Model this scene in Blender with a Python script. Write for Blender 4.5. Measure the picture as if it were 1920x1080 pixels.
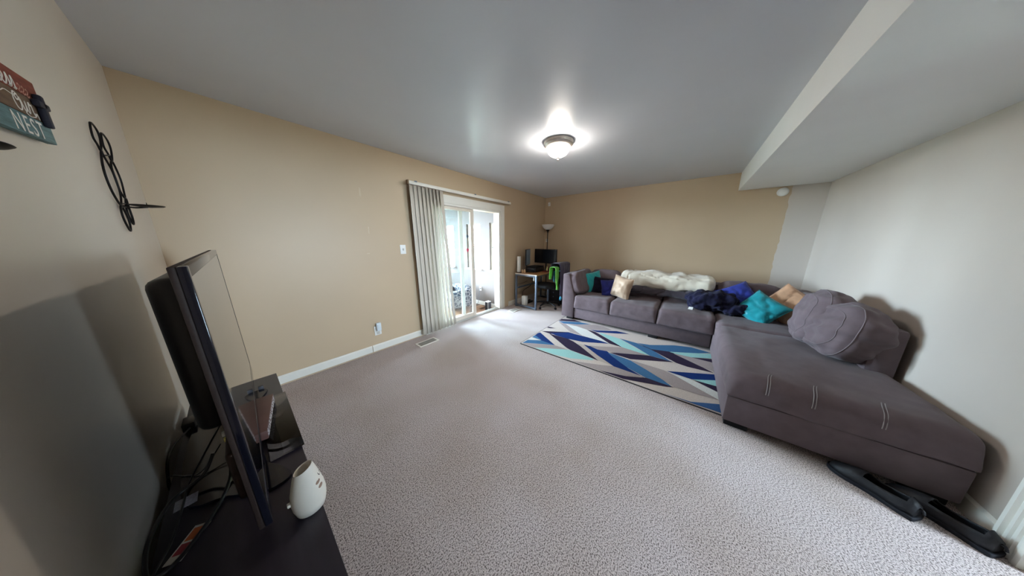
import bpy, bmesh, math, random
from mathutils import Vector, Matrix, noise
random.seed(7)
sc = bpy.context.scene
for o in list(bpy.data.objects): bpy.data.objects.remove(o)

# ------------------------------------------------------------------ camera
CAM_H = 1.405
F_PX, YAW, PITCH, ROLL = 413.01, math.radians(38.463), math.radians(-12.116), math.radians(0.278)
cam_d = bpy.data.cameras.new('camera'); cam = bpy.data.objects.new('camera', cam_d)
sc.collection.objects.link(cam); sc.camera = cam
fwd = Vector((math.cos(PITCH)*math.cos(YAW), math.cos(PITCH)*math.sin(YAW), math.sin(PITCH)))
rgt = Vector((math.sin(YAW), -math.cos(YAW), 0)); up = rgt.cross(fwd)
r2 = math.cos(ROLL)*rgt + math.sin(ROLL)*up; u2 = -math.sin(ROLL)*rgt + math.cos(ROLL)*up
M = Matrix((r2, u2, -fwd)).transposed().to_4x4(); M.translation = (0, 0, CAM_H)
cam.matrix_world = M
cam_d.sensor_width = 36; cam_d.sensor_fit = 'HORIZONTAL'; cam_d.lens = 36*F_PX/1920
cam_d.clip_start = 0.02; cam_d.clip_end = 200

# ------------------------------------------------------------------ sky, exposure, daylight portals
SKY = 98.0
LAMP = 72.0
sc.view_settings.view_transform = 'Standard'; sc.view_settings.look = 'None'
sc.view_settings.exposure = 0.60; sc.view_settings.gamma = 1; sc.view_settings.use_curve_mapping = False
w = bpy.data.worlds.new('sky'); sc.world = w; w.use_nodes = True
bg = w.node_tree.nodes['Background']; bg.inputs[0].default_value = (0.70, 0.825, 1.0, 1); bg.inputs[1].default_value = SKY
C = sc.collection
def portal(name, loc, rot, sx, sy):
    l = bpy.data.lights.new(name, 'AREA'); l.shape = 'RECTANGLE'; l.size = sx; l.size_y = sy
    l.cycles.is_portal = True
    o = bpy.data.objects.new(name, l); C.objects.link(o); o.location = loc; o.rotation_euler = rot
    return o
R90 = math.pi/2
# area lights point along local -Z
for yc, wd in ((3.25, .26), (3.89, .46), (4.83, .46), (5.5, .3)):
    portal('window_portal', (3.62, yc, 1.265), (0, R90, 0), 1.01, wd)      # faces -x
for xc in (.45, 1.55, 2.65):
    portal('window_portal', (xc, 6.16, 1.35), (-R90, 0, 0), .95, 1.8)     # faces -y
portal('window_portal', (1.45, -3.56, 1.5), (R90, 0, 0), .70, 1.1)           # faces +y

# ------------------------------------------------------------------ helpers
def S(r, g, b):
    f = lambda c: ((c/255+.055)/1.055)**2.4 if c/255 > .04045 else c/255/12.92
    return (f(r), f(g), f(b), 1)
MATS = {}
def mat(name, col, rough=.6, spec=.4, metal=0, noise_s=0, noise_a=.15, bump_s=0, bump=.2, bump_d=.01, col2=None, emit=None, estr=0, sheen=0, coat=0, stretch=None, detail=3):
    if name in MATS: return MATS[name]
    m = bpy.data.materials.new(name); m.use_nodes = True; nt = m.node_tree; N = nt.nodes; L = nt.links
    b = N['Principled BSDF']
    b.inputs['Base Color'].default_value = col; b.inputs['Roughness'].default_value = rough
    b.inputs['Specular IOR Level'].default_value = spec; b.inputs['Metallic'].default_value = metal
    b.inputs['Sheen Weight'].default_value = sheen; b.inputs['Coat Weight'].default_value = coat
    tc = N.new('ShaderNodeTexCoord'); mp = N.new('ShaderNodeMapping'); L.new(tc.outputs['Object'], mp.inputs[0])
    if stretch: mp.inputs['Scale'].default_value = stretch
    if noise_s:
        n = N.new('ShaderNodeTexNoise'); n.inputs['Scale'].default_value = noise_s; n.inputs['Detail'].default_value = detail
        L.new(mp.outputs[0], n.inputs['Vector'])
        r = N.new('ShaderNodeValToRGB'); r.color_ramp.elements[0].position = .3; r.color_ramp.elements[1].position = .7
        c2 = col2 or tuple(c*(1-noise_a) for c in col[:3])+(1,)
        c1 = col if col2 else tuple(min(1, c*(1+noise_a)) for c in col[:3])+(1,)
        r.color_ramp.elements[0].color = c2; r.color_ramp.elements[1].color = c1
        L.new(n.outputs['Fac'], r.inputs[0]); L.new(r.outputs[0], b.inputs['Base Color'])
    if bump_s:
        n2 = N.new('ShaderNodeTexNoise'); n2.inputs['Scale'].default_value = bump_s; n2.inputs['Detail'].default_value = 4
        L.new(mp.outputs[0], n2.inputs['Vector'])
        bp = N.new('ShaderNodeBump'); bp.inputs['Strength'].default_value = bump; bp.inputs['Distance'].default_value = bump_d
        L.new(n2.outputs['Fac'], bp.inputs['Height']); L.new(bp.outputs[0], b.inputs['Normal'])
    if emit:
        b.inputs['Emission Color'].default_value = emit; b.inputs['Emission Strength'].default_value = estr
    MATS[name] = m
    return m
def glass_mat(name, tint, refl=.5):
    m = bpy.data.materials.new(name); m.use_nodes = True; nt = m.node_tree; N = nt.nodes; L = nt.links
    N.remove(N['Principled BSDF']); out = N['Material Output']
    t = N.new('ShaderNodeBsdfTransparent'); t.inputs[0].default_value = tint
    g = N.new('ShaderNodeBsdfGlossy'); g.inputs['Roughness'].default_value = .02
    fr = N.new('ShaderNodeFresnel'); fr.inputs[0].default_value = 1.45
    ml = N.new('ShaderNodeMath'); ml.operation = 'MULTIPLY'; ml.inputs[1].default_value = refl
    mx = N.new('ShaderNodeMixShader')
    L.new(fr.outputs[0], ml.inputs[0]); L.new(ml.outputs[0], mx.inputs[0]); L.new(t.outputs[0], mx.inputs[1]); L.new(g.outputs[0], mx.inputs[2])
    L.new(mx.outputs[0], out.inputs[0]); MATS[name] = m
    return m

OFF = {}
def thing(name, label, cat, loc=(0, 0, 0), rotz=0, group=None, world=True):
    o = bpy.data.objects.new(name, None); C.objects.link(o); o.empty_display_size = .1
    o.location = loc; o.rotation_euler = (0, 0, rotz); o['label'] = label; o['category'] = cat
    if group: o['group'] = group
    OFF[o.name] = Vector(loc) if world else Vector((0, 0, 0))
    return o
def tag(o, label, cat, group=None, kind=None):
    o['label'] = label
    if cat: o['category'] = cat
    if group: o['group'] = group
    if kind: o['kind'] = kind
    return o
class MB:
    def __init__(s): s.v = []; s.f = []; s.mi = []; s.cur = 0
    def add(s, vs, fs, M=None):
        b = len(s.v)
        s.v += [(M @ Vector(p)) if M else Vector(p) for p in vs]
        s.f += [tuple(i+b for i in f) for f in fs]; s.mi += [s.cur]*len(fs)
        return s
    def box(s, x0, x1, y0, y1, z0, z1, bev=0, seg=2, M=None):
        x0, x1 = sorted((x0, x1)); y0, y1 = sorted((y0, y1)); z0, z1 = sorted((z0, z1))
        vs = [(x, y, z) for x in (x0, x1) for y in (y0, y1) for z in (z0, z1)]
        fs = [(0, 1, 3, 2), (4, 6, 7, 5), (0, 4, 5, 1), (2, 3, 7, 6), (0, 2, 6, 4), (1, 5, 7, 3)]
        if bev:
            bm = bmesh.new(); bv = [bm.verts.new(v) for v in vs]
            for f in fs: bm.faces.new([bv[i] for i in f])
            bmesh.ops.bevel(bm, geom=list(bm.edges), offset=min(bev, .49*min(x1-x0, y1-y0, z1-z0)), segments=seg, affect='EDGES', profile=.5)
            bm.verts.index_update()
            s.add([v.co.copy() for v in bm.verts], [[v.index for v in f.verts] for f in bm.faces], M); bm.free()
        else: s.add(vs, fs, M)
        return s
    def prism(s, poly, a0, a1, axis='z', bev=0, M=None):
        # poly in the other two axes: z->(x,y), x->(y,z), y->(x,z)
        def P(p, a): return {'z': (p[0], p[1], a), 'x': (a, p[0], p[1]), 'y': (p[0], a, p[1])}[axis]
        n = len(poly)
        vs = [P(p, a0) for p in poly]+[P(p, a1) for p in poly]
        fs = [tuple(range(n))[::-1], tuple(range(n, 2*n))]+[(i, (i+1) % n, n+(i+1) % n, n+i) for i in range(n)]
        bm = bmesh.new(); bv = [bm.verts.new(v) for v in vs]
        for f in fs: bm.faces.new([bv[i] for i in f])
        bmesh.ops.recalc_face_normals(bm, faces=bm.faces)
        if bev: bmesh.ops.bevel(bm, geom=list(bm.edges), offset=bev, segments=2, affect='EDGES', profile=.5)
        bm.verts.index_update()
        s.add([v.co.copy() for v in bm.verts], [[v.index for v in f.verts] for f in bm.faces], M); bm.free()
        return s
    def tube(s, pts, r, seg=8, closed=False, M=None):
        pts = [Vector(p) for p in pts]; n = len(pts); vs = []; fs = []
        rr = r if isinstance(r, (list, tuple)) else [r]*n
        prev = None
        for i, p in enumerate(pts):
            a = pts[(i-1) % n] if (closed or i > 0) else p; b = pts[(i+1) % n] if (closed or i < n-1) else p
            t = (b-a).normalized() if (b-a).length > 1e-9 else Vector((0, 0, 1))
            if prev is None: u = t.orthogonal().normalized()
            else:
                u = prev-t*prev.dot(t)
                u = u.normalized() if u.length > 1e-6 else t.orthogonal().normalized()
            prev = u; v = t.cross(u)
            for k in range(seg):
                a_ = 2*math.pi*k/seg; vs.append(p+rr[i]*(math.cos(a_)*u+math.sin(a_)*v))
        m = n if closed else n-1
        for i in range(m):
            j = (i+1) % n
            for k in range(seg): fs.append((i*seg+k, i*seg+(k+1) % seg, j*seg+(k+1) % seg, j*seg+k))
        if not closed: fs += [tuple(range(seg))[::-1], tuple(range((n-1)*seg, n*seg))]
        return s.add(vs, fs, M)
    def lathe(s, prof, c=(0, 0, 0), seg=32, M=None):
        vs = []; fs = []; n = len(prof)
        for r, z in prof:
            for k in range(seg):
                a = 2*math.pi*k/seg; vs.append((c[0]+r*math.cos(a), c[1]+r*math.sin(a), c[2]+z))
        for i in range(n-1):
            for k in range(seg): fs.append((i*seg+k, i*seg+(k+1) % seg, (i+1)*seg+(k+1) % seg, (i+1)*seg+k))
        if prof[0][0] > 1e-6: fs.append(tuple(range(seg))[::-1])
        if prof[-1][0] > 1e-6: fs.append(tuple(range((n-1)*seg, n*seg)))
        return s.add(vs, fs, M)
    def soft(s, c, size, e=5, n=14, wr=0, ws=6, seed=0, M=None, sag=0, pleat=0):
        # soft box: subdivided cube pulled to a superellipsoid, wrinkled
        bm = bmesh.new(); bmesh.ops.create_cube(bm, size=2)
        bmesh.ops.subdivide_edges(bm, edges=bm.edges, cuts=n, use_grid_fill=True)
        hx, hy, hz = (k/2 for k in size)
        for v in bm.verts:
            p = v.co; k = (abs(p.x)**e+abs(p.y)**e+abs(p.z)**e)**(1/e)
            q = Vector((p.x/k*hx, p.y/k*hy, p.z/k*hz)); nn = Vector((q.x/hx**2, q.y/hy**2, q.z/hz**2)).normalized()
            if wr: q += nn*wr*(noise.noise(q*ws+Vector((seed*7.3, seed, 0)))+.5*noise.noise(q*ws*2.3+Vector((0, seed*3.1, seed))))
            if pleat: q += nn*pleat*noise.noise(Vector((q.x*3.2, q.y*3+seed, q.z*17+2.5*q.x)))
            if sag: q.z -= sag*max(0, q.z/hz)*(1-(q.x/hx)**2)*(1-(q.y/hy)**2)
            v.co = q
        bm.verts.index_update()
        T = (M or Matrix.Identity(4)); T = Matrix.Translation(c) @ T
        s.add([v.co.copy() for v in bm.verts], [[v.index for v in f.verts] for f in bm.faces], T); bm.free()
        return s
    def rbox(s, c, size, r, n=36, wr=0, ws=6, seed=0, crown=0, rb=.02):
        # cushion block with evenly rounded edges, a slight crown and soft wrinkles
        bm = bmesh.new(); bmesh.ops.create_cube(bm, size=2)
        bmesh.ops.subdivide_edges(bm, edges=bm.edges, cuts=n, use_grid_fill=True)
        h = [k/2 for k in size]
        for v in bm.verts:
            # bunch the subdivision towards the edges
            p = Vector([math.copysign(1-(1-abs(t))**1.6, t)*hh for t, hh in zip(v.co, h)])
            re = rb+(r-rb)*min(1, (p.z/h[2]+1)*.75)
            q = Vector([max(-(hh-re), min(hh-re, t)) for t, hh in zip(p, h)]); d = p-q
            if d.length > 1e-7: d = d.normalized(); p = q+d*re
            p.z += crown*(1-(p.x/h[0])**2)*(1-(p.y/h[1])**2)*(p.z/h[2])
            if wr: p += d*wr*(noise.noise(p*ws+Vector((seed*7.3, seed, 0)))+.5*noise.noise(p*ws*2.3+Vector((0, seed*3.1, seed))))
            v.co = p
        bm.verts.index_update()
        s.add([v.co.copy() for v in bm.verts], [[v.index for v in f.verts] for f in bm.faces], Matrix.Translation(c)); bm.free()
        return s
    def pillow(s, w_, h_, t, n=18, wr=.01, ws=7, seed=0, M=None):
        vs = []; fs = []; idx = {}
        for side in (1, -1):
            for i in range(n+1):
                for j in range(n+1):
                    u = -1+2*i/n; v = -1+2*j/n
                    edge = i in (0, n) or j in (0, n)
                    if side == -1 and edge: idx[(side, i, j)] = idx[(1, i, j)]; continue
                    k = ((1-u*u)*(1-v*v))**.42
                    x = w_/2*u*(1-.07*(1-v*v)); y = h_/2*v*(1-.07*(1-u*u)); z = side*t/2*k
                    p = Vector((x, y, z))
                    d = wr*(noise.noise(p*ws+Vector((seed*5.1, 0, seed)))+.6*noise.noise(p*ws*2.5+Vector((0, seed*2.2, seed)))); cr = noise.noise(Vector((p.x*6+seed, p.y*6, seed*1.7+side))); d -= wr*1.1*math.exp(-(cr/.07)**2); p.z += side*d*min(1, k*2)
                    p.x += .5*d; p.y -= .4*d
                    idx[(side, i, j)] = len(vs); vs.append(p)
            for i in range(n):
                for j in range(n):
                    q = [idx[(side, i, j)], idx[(side, i+1, j)], idx[(side, i+1, j+1)], idx[(side, i, j+1)]]
                    fs.append(tuple(q if side == 1 else q[::-1]))
        return s.add(vs, fs, M)
    def build(s, name, m, parent=None, smooth=40, world=True):
        off = Vector((0, 0, 0))
        if parent is not None: off = OFF.get(parent.name, Vector((0, 0, 0))) if world else Vector((0, 0, 0))
        me = bpy.data.meshes.new(name); me.from_pydata([tuple(v-off) for v in s.v], [], s.f)
        ms = m if isinstance(m, (list, tuple)) else [m]
        for q in ms: me.materials.append(q)
        me.polygons.foreach_set('material_index', s.mi); me.update()
        bm = bmesh.new(); bm.from_mesh(me); bmesh.ops.recalc_face_normals(bm, faces=bm.faces); bm.to_mesh(me); bm.free()
        if smooth:
            me.shade_smooth(); me.set_sharp_from_angle(angle=math.radians(smooth))
        o = bpy.data.objects.new(name, me); C.objects.link(o)
        if parent is not None:
            o.parent = parent; OFF[o.name] = OFF.get(parent.name, Vector((0, 0, 0))) if world else Vector((0, 0, 0))
        else: OFF[o.name] = Vector((0, 0, 0))
        return o
def place(o):
    """give a single world-coordinate mesh an origin at its own base centre"""
    me = o.data; vs = [v.co for v in me.vertices]
    c = Vector(((min(v.x for v in vs)+max(v.x for v in vs))/2, (min(v.y for v in vs)+max(v.y for v in vs))/2, min(v.z for v in vs)))
    me.transform(Matrix.Translation(-c)); o.location = c; OFF[o.name] = c
    return o
def struct(name, mb, m, label=None, parent=None, smooth=0):
    o = mb.build(name, m, parent, smooth)
    if parent is None: tag(o, label or name.replace('_', ' '), None, kind='structure')
    return o
def frameM(c, n, upv=(0, 0, 1), roll=0):
    n = Vector(n).normalized(); u = Vector(upv); x = u.cross(n).normalized(); y = n.cross(x)
    M = Matrix((x, y, n)).transposed().to_4x4()
    return Matrix.Translation(c) @ M @ Matrix.Rotation(roll, 4, 'Z')
def smooth_path(pts, k=6, closed=False):
    pts = [Vector(p) for p in pts]; n = len(pts); out = []
    rng = range(n) if closed else range(n-1)
    for i in rng:
        g = (lambda j: pts[j % n]) if closed else (lambda j: pts[max(0, min(n-1, j))])
        a, b, c, d = g(i-1), g(i), g(i+1), g(i+2)
        for q in range(k):
            t = q/k
            out.append(.5*((2*b)+(c-a)*t+(2*a-5*b+4*c-d)*t*t+(3*b-a-3*c+d)*t**3))
    if not closed: out.append(pts[-1])
    return out

# ------------------------------------------------------------------ materials
TAN = S(195, 172, 143)
def wall_paint(name, col, rough=.45):
    return mat(name, col, rough, .45, noise_s=1.3, noise_a=.035, bump_s=160, bump=.12, bump_d=.002)
m_tan = wall_paint('tan_wall_paint', TAN)
m_white = wall_paint('white_wall_paint', S(200, 189, 178), .27)
m_ceil = mat('ceiling_paint', S(206, 210, 217), .30, .5, noise_s=1.5, noise_a=.03, bump_s=60, bump=.05, bump_d=.003)
m_trim = mat('white_trim_paint', S(228, 224, 214), .35, .5, noise_s=3, noise_a=.02)
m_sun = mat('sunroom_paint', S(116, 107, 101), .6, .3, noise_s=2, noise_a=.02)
m_black = mat('black_plastic', S(16, 16, 20), .35, .5, noise_s=40, noise_a=.1)
m_blackm = mat('matt_black', S(20, 20, 22), .7, .3, noise_s=40, noise_a=.15)
m_whitep = mat('white_plastic', S(235, 234, 230), .35, .5, noise_s=10, noise_a=.01)
m_steel = mat('desk_steel', S(96, 108, 124), .4, .5, metal=.3, noise_s=20, noise_a=.08)
m_glass = glass_mat('clear_glass', (.93, .97, .97, 1))
m_doorglass = glass_mat('door_glass', (.90, .93, .93, 1), .8)

def back_wall_mat():
    m = wall_paint('tan_and_white_wall_paint', TAN); 
    nt = m.node_tree; N = nt.nodes; L = nt.links; b = N['Principled BSDF']
    tc = N.new('ShaderNodeTexCoord'); sp = N.new('ShaderNodeSeparateXYZ'); L.new(tc.outputs['Object'], sp.inputs[0])
    nz = N.new('ShaderNodeTexNoise'); nz.inputs['Scale'].default_value = 9; nz.inputs['Detail'].default_value = 3; L.new(tc.outputs['Object'], nz.inputs['Vector'])
    a = N.new('ShaderNodeMath'); a.operation = 'MULTIPLY_ADD'; a.inputs[1].default_value = .05; L.new(nz.outputs['Fac'], a.inputs[0]); L.new(sp.outputs['Y'], a.inputs[2])
    lt = N.new('ShaderNodeMath'); lt.operation = 'LESS_THAN'; lt.inputs[1].default_value = -.985; L.new(a.outputs[0], lt.inputs[0])
    mx = N.new('ShaderNodeMix'); mx.data_type = 'RGBA'
    src = b.inputs['Base Color'].links[0].from_socket
    L.new(lt.outputs[0], mx.inputs['Factor']); L.new(src, mx.inputs['A']); mx.inputs['B'].default_value = S(204, 194, 184)
    L.new(mx.outputs['Result'], b.inputs['Base Color'])
    return m
m_backwall = back_wall_mat()

def carpet_mat():
    m = bpy.data.materials.new('beige_cut_pile_carpet'); m.use_nodes = True; nt = m.node_tree; N = nt.nodes; L = nt.links; b = N['Principled BSDF']
    b.inputs['Roughness'].default_value = .95; b.inputs['Specular IOR Level'].default_value = .1; b.inputs['Sheen Weight'].default_value = .15
    tc = N.new('ShaderNodeTexCoord')
    def nz(scale, det, rough=.5):
        n = N.new('ShaderNodeTexNoise'); n.inputs['Scale'].default_value = scale; n.inputs['Detail'].default_value = det; n.inputs['Roughness'].default_value = rough
        L.new(tc.outputs['Object'], n.inputs['Vector']); return n
    n1 = nz(175, 2, .7); n2 = nz(1.6, 3); n3 = nz(420, 2)
    r = N.new('ShaderNodeValToRGB'); e = r.color_ramp.elements
    e[0].position = .37; e[0].color = S(84, 70, 67); e[1].position = .55; e[1].color = S(212, 198, 194)
    L.new(n1.outputs['Fac'], r.inputs[0])
    r2_ = N.new('ShaderNodeValToRGB'); e = r2_.color_ramp.elements
    e[0].position = .3; e[0].color = (.84, .80, .75, 1); e[1].position = .65; e[1].color = (1, 1, 1, 1)
    L.new(n2.outputs['Fac'], r2_.inputs[0])
    mx = N.new('ShaderNodeMix'); mx.data_type = 'RGBA'; mx.blend_type = 'MULTIPLY'; mx.inputs['Factor'].default_value = 1
    L.new(r.outputs[0], mx.inputs['A']); L.new(r2_.outputs[0], mx.inputs['B']); L.new(mx.outputs['Result'], b.inputs['Base Color'])
    ad = N.new('ShaderNodeMath'); ad.operation = 'ADD'; L.new(n1.outputs['Fac'], ad.inputs[0]); L.new(n3.outputs['Fac'], ad.inputs[1])
    bp = N.new('ShaderNodeBump'); bp.inputs['Strength'].default_value = .38; bp.inputs['Distance'].default_value = .004
    L.new(ad.outputs[0], bp.inputs['Height']); L.new(bp.outputs[0], b.inputs['Normal'])
    return m
m_carpet = carpet_mat()

# ------------------------------------------------------------------ room shell
XB, YA, XT, YR, H = 5.05, 2.964, -.312, -1.335, 2.44
ZS, YS = 2.18, -.465
T_ = .14
struct('floor', MB().box(XT-T_, XB+T_, -3.75, YA+T_, -.12, 0), m_carpet, 'beige cut-pile carpet floor of the living room')
struct('ceiling', MB().box(XT-T_, XB+T_, YR-T_, YA+T_, H, H+.1), m_ceil, 'pale grey painted ceiling of the living room')
o = struct('ceiling_soffit', MB().box(XT, XB, YR, YS, ZS, H), mat('soffit_paint', S(238, 238, 236), .5, .4, noise_s=2, noise_a=.02), 'white boxed soffit running along the right wall')
struct('wall_front', MB().box(XT-T_, XT, YR-T_, YA+T_, 0, H), wall_paint('tan_wall_paint_satin', S(214, 204, 190), .4), 'tan wall behind the television')
struct('wall_back', MB().box(XB, XB+T_, YR-T_, YA+T_, 0, H), m_backwall, 'tan wall behind the sofa with a white painted end')
DX0, DX1, DZ = 1.70, 3.345, 1.955
mb = MB().box(XT, DX0, YA, YA+T_, 0, H).box(DX1, XB, YA, YA+T_, 0, H).box(DX0, DX1, YA, YA+T_, DZ, H)
wl = struct('wall_left', mb, m_tan, 'tan wall with the sliding glass door')
for sx_, sz_, a_, b_ in ((.995, 1.93, .012, .05), (1.035, 1.52, .008, .045), (1.0, 1.25, .02, .006)):
    MB().prism([(sx_-a_, sz_-b_*.8), (sx_+a_*.7, sz_-b_), (sx_+a_, sz_+b_*.7), (sx_-a_*.4, sz_+b_)], YA-.0006, YA, 'y').build('paint_scuff', mat('scuffed_filler', S(202, 183, 156), .6, noise_s=30, noise_a=.05), wl, 0)
HX0, HX1, HZ = .75, 1.94, 2.04
mb = MB().box(XT, HX0, YR-T_, YR, 0, H).box(HX1, XB, YR-T_, YR, 0, H).box(HX0, HX1, YR-T_, YR, HZ, H)
struct('wall_right', mb, m_white, 'white wall beside the chaise')
# baseboards
bb = MB()
for a, b_ in ((XT, .905), (.912, 1.60)): bb.prism([(YA, .022), (YA-.014, .022), (YA-.014, .09), (YA-.006, .104), (YA, .104)], a, b_, 'x')
bb.prism([(YA, .0), (YA-.012, .0), (YA-.012, .09), (YA, .1)], 3.60, XB, 'x')
struct('baseboard_left', bb, m_trim, 'white baseboard below the tan door wall')
struct('baseboard_back', MB().prism([(XB, 0), (XB-.012, 0), (XB-.012, .085), (XB, .095)], YR, YA, 'y'), m_trim, 'white baseboard behind the sofa')
struct('baseboard_right', MB().prism([(YR, 0), (YR+.013, 0), (YR+.013, .085), (YR, .098)], 2.055, XB, 'x'), m_trim, 'white baseboard below the white wall')
struct('baseboard_front', MB().prism([(XT, 0), (XT+.012, 0), (XT+.012, .085), (XT, .098)], YR, YA, 'y'), m_trim, 'white baseboard behind the television stand')
# fluted casing of the doorway in the right wall
def casing_profile(a, dirn):
    # (x, y) outline of a fluted casing, starting at the opening edge a and growing in +x*dirn
    pr = [(0, 0), (0, .016), (.012, .021), (.022, .021), (.026, .013), (.034, .013), (.038, .020), (.050, .020), (.054, .013), (.062, .013), (.066, .020), (.078, .020), (.082, .013), (.09, .013), (.096, .024), (.112, .024), (.115, 0)]
    return [(a+dirn*p[0], YR+p[1]) for p in pr]
mb = MB().prism(casing_profile(HX1, 1), 0, HZ+.11).prism(casing_profile(HX0, -1), 0, HZ+.11).box(HX0, HX1, YR, YR+.02, HZ, HZ+.11)
mb.box(HX0, HX0+.02, YR-T_, YR, 0, HZ).box(HX1-.02, HX1, YR-T_, YR, 0, HZ).box(HX0, HX1, YR-T_, YR, HZ-.02, HZ)
struct('trim_1', mb, m_trim, 'white fluted casing of the doorway beside the chaise')
# adjoining hall with its window (daylight reaches the room through the doorway)
HY = -3.4
mb = MB().box(XT-T_, 3.8, HY-T_, HY, 0, .95).box(XT-T_, 3.8, HY-T_, HY, 2.05, H).box(XT-T_, 1.1, HY-T_, HY, .95, 2.05).box(1.8, 3.8, HY-T_, HY, .95, 2.05)
mb.box(XT-T_, XT, HY, YR-T_, 0, H).box(3.66, 3.8, HY, YR-T_, 0, H)
struct('wall_hall', mb, m_white, 'white walls of the adjoining hall')
struct('ceiling_hall', MB().box(XT-T_, 3.8, HY-T_, YR-T_, H, H+.1), m_ceil, 'ceiling of the adjoining hall')
def window(n, ax, a0, a1, z0, z1, face, depth, label):
    # double-hung window in a wall: ax='x' wall at constant x, spans y; ax='y' wall at constant y, spans x
    t = thing('window_%d' % n, label, 'window'); del t['category']; t['kind'] = 'structure'
    def B(mb, a, b_, c, d, e, f): return mb.box(e, f, a, b_, c, d) if ax == 'x' else mb.box(a, b_, e, f, c, d)
    d0, d1 = sorted((face, face+depth)); m = (d0+d1)/2
    fr = MB(); k = .03
    B(fr, a0, a0+k, z0, z1, m-.03, m+.03); B(fr, a1-k, a1, z0, z1, m-.03, m+.03); B(fr, a0+k, a1-k, z0, z0+k, m-.03, m+.03); B(fr, a0+k, a1-k, z1-k, z1, m-.03, m+.03)
    fr.build('window_frame', m_trim, t, 0)
    zm = (z0+z1)/2
    B(MB(), a0+k, a1-k, zm-.018, zm+.018, m-.025, m+.025).build('meeting_rail', mat('grey_rail', S(165, 165, 165), .5), t, 0)
    for q0, q1 in ((z0+k, zm-.018), (zm+.018, z1-k)): B(MB(), a0+k, a1-k, q0, q1, m-.003, m+.003).build('pane', m_glass, t, 0)
    si = MB(); sgn = -1 if depth > 0 else 1
    e = sorted((face+sgn*.045, m)); B(si, a0-.03, a1+.03, z0-.02, z0+.008, e[0], e[1]); si.build('window_sill', m_trim, t, 0)
    return t
window(5, 'y', 1.1, 1.8, .95, 2.05, HY, -T_, 'daylit window of the adjoining hall')

# ------------------------------------------------------------------ sunroom beyond the sliding door
SX, SY, SZ, SH = 3.47, 6.0, -.07, 2.45
m_wood = mat('orange_wood_floor', S(150, 108, 74), .4, .4, noise_s=6, noise_a=.15, stretch=(1, 8, 1))
fl_ = struct('floor_sunroom', MB().box(XT-T_, SX+T_, YA+T_, SY+T_, SZ-.1, SZ-.006), mat('floor_gap', S(90, 62, 40), .7), 'warm wooden plank floor of the sunroom')
k = 0
for i in range(30):
    y0 = YA+T_+.002+i*.096
    if y0 > 4.9: break
    for j in range(2):
        x0 = 1.6+j*.95+(i % 3)*.2-.3; x1 = min(SX-.002, x0+.947)
        if x1-x0 < .1: continue
        MB().box(x0, x1, y0, y0+.093, SZ-.006, SZ).build('plank', m_wood, fl_, 0)
MB().box(XT, 1.3, YA+T_, SY, SZ-.006, SZ).build('plank', m_wood, fl_, 0)
MB().box(1.3, SX, 4.95, SY, SZ-.006, SZ).build('plank', m_wood, fl_, 0)
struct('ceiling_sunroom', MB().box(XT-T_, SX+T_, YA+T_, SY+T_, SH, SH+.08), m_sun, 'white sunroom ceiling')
WZ0, WZ1 = .76, 1.77
wins = [(3.125, 3.375), (3.66, 4.12), (4.60, 5.06), (5.35, 5.65)]
mb = MB().box(SX, SX+T_, YA+T_, SY, SZ, WZ0).box(SX, SX+T_, YA+T_, SY, WZ1, SH)
ys = [YA+T_]+[q for w_ in wins for q in w_]+[SY]
for a, b_ in zip(ys[::2], ys[1::2]): mb.box(SX, SX+T_, a, b_, WZ0, WZ1)
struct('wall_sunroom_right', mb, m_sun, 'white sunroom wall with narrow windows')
for i, (a, b_) in enumerate(wins): window(i+1, 'x', a, b_, WZ0, WZ1, SX, T_, 'bright double-hung sunroom window, %s from the door' % ('first', 'second', 'third', 'fourth')[i])
fw = [(-.03, .93), (1.07, 2.03), (2.17, 3.13)]
FZ0, FZ1 = .45, 2.25
mb = MB().box(XT-T_, SX+T_, SY, SY+T_, SZ, FZ0).box(XT-T_, SX+T_, SY, SY+T_, FZ1, SH)
xs = [XT-T_]+[q for w_ in fw for q in w_]+[SX+T_]
for a, b_ in zip(xs[::2], xs[1::2]): mb.box(a, b_, SY, SY+T_, FZ0, FZ1)
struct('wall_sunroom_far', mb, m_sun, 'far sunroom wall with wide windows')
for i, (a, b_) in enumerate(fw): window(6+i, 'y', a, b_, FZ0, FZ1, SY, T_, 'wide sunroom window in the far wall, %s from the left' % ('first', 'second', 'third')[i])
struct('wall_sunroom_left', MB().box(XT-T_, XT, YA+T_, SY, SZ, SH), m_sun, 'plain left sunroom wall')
struct('wall_sunroom_near', MB().box(XT, DX0, YA+T_, YA+T_+.01, SZ, SH).box(DX1, SX, YA+T_, YA+T_+.01, SZ, SH).box(DX0, DX1, YA+T_, YA+T_+.01, DZ, SH), m_sun, 'sunroom side of the door wall')
struct('baseboard_sunroom', MB().box(SX-.014, SX, YA+T_+.01, SY, SZ, SZ+.09), m_trim, 'white sunroom baseboard')

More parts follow.
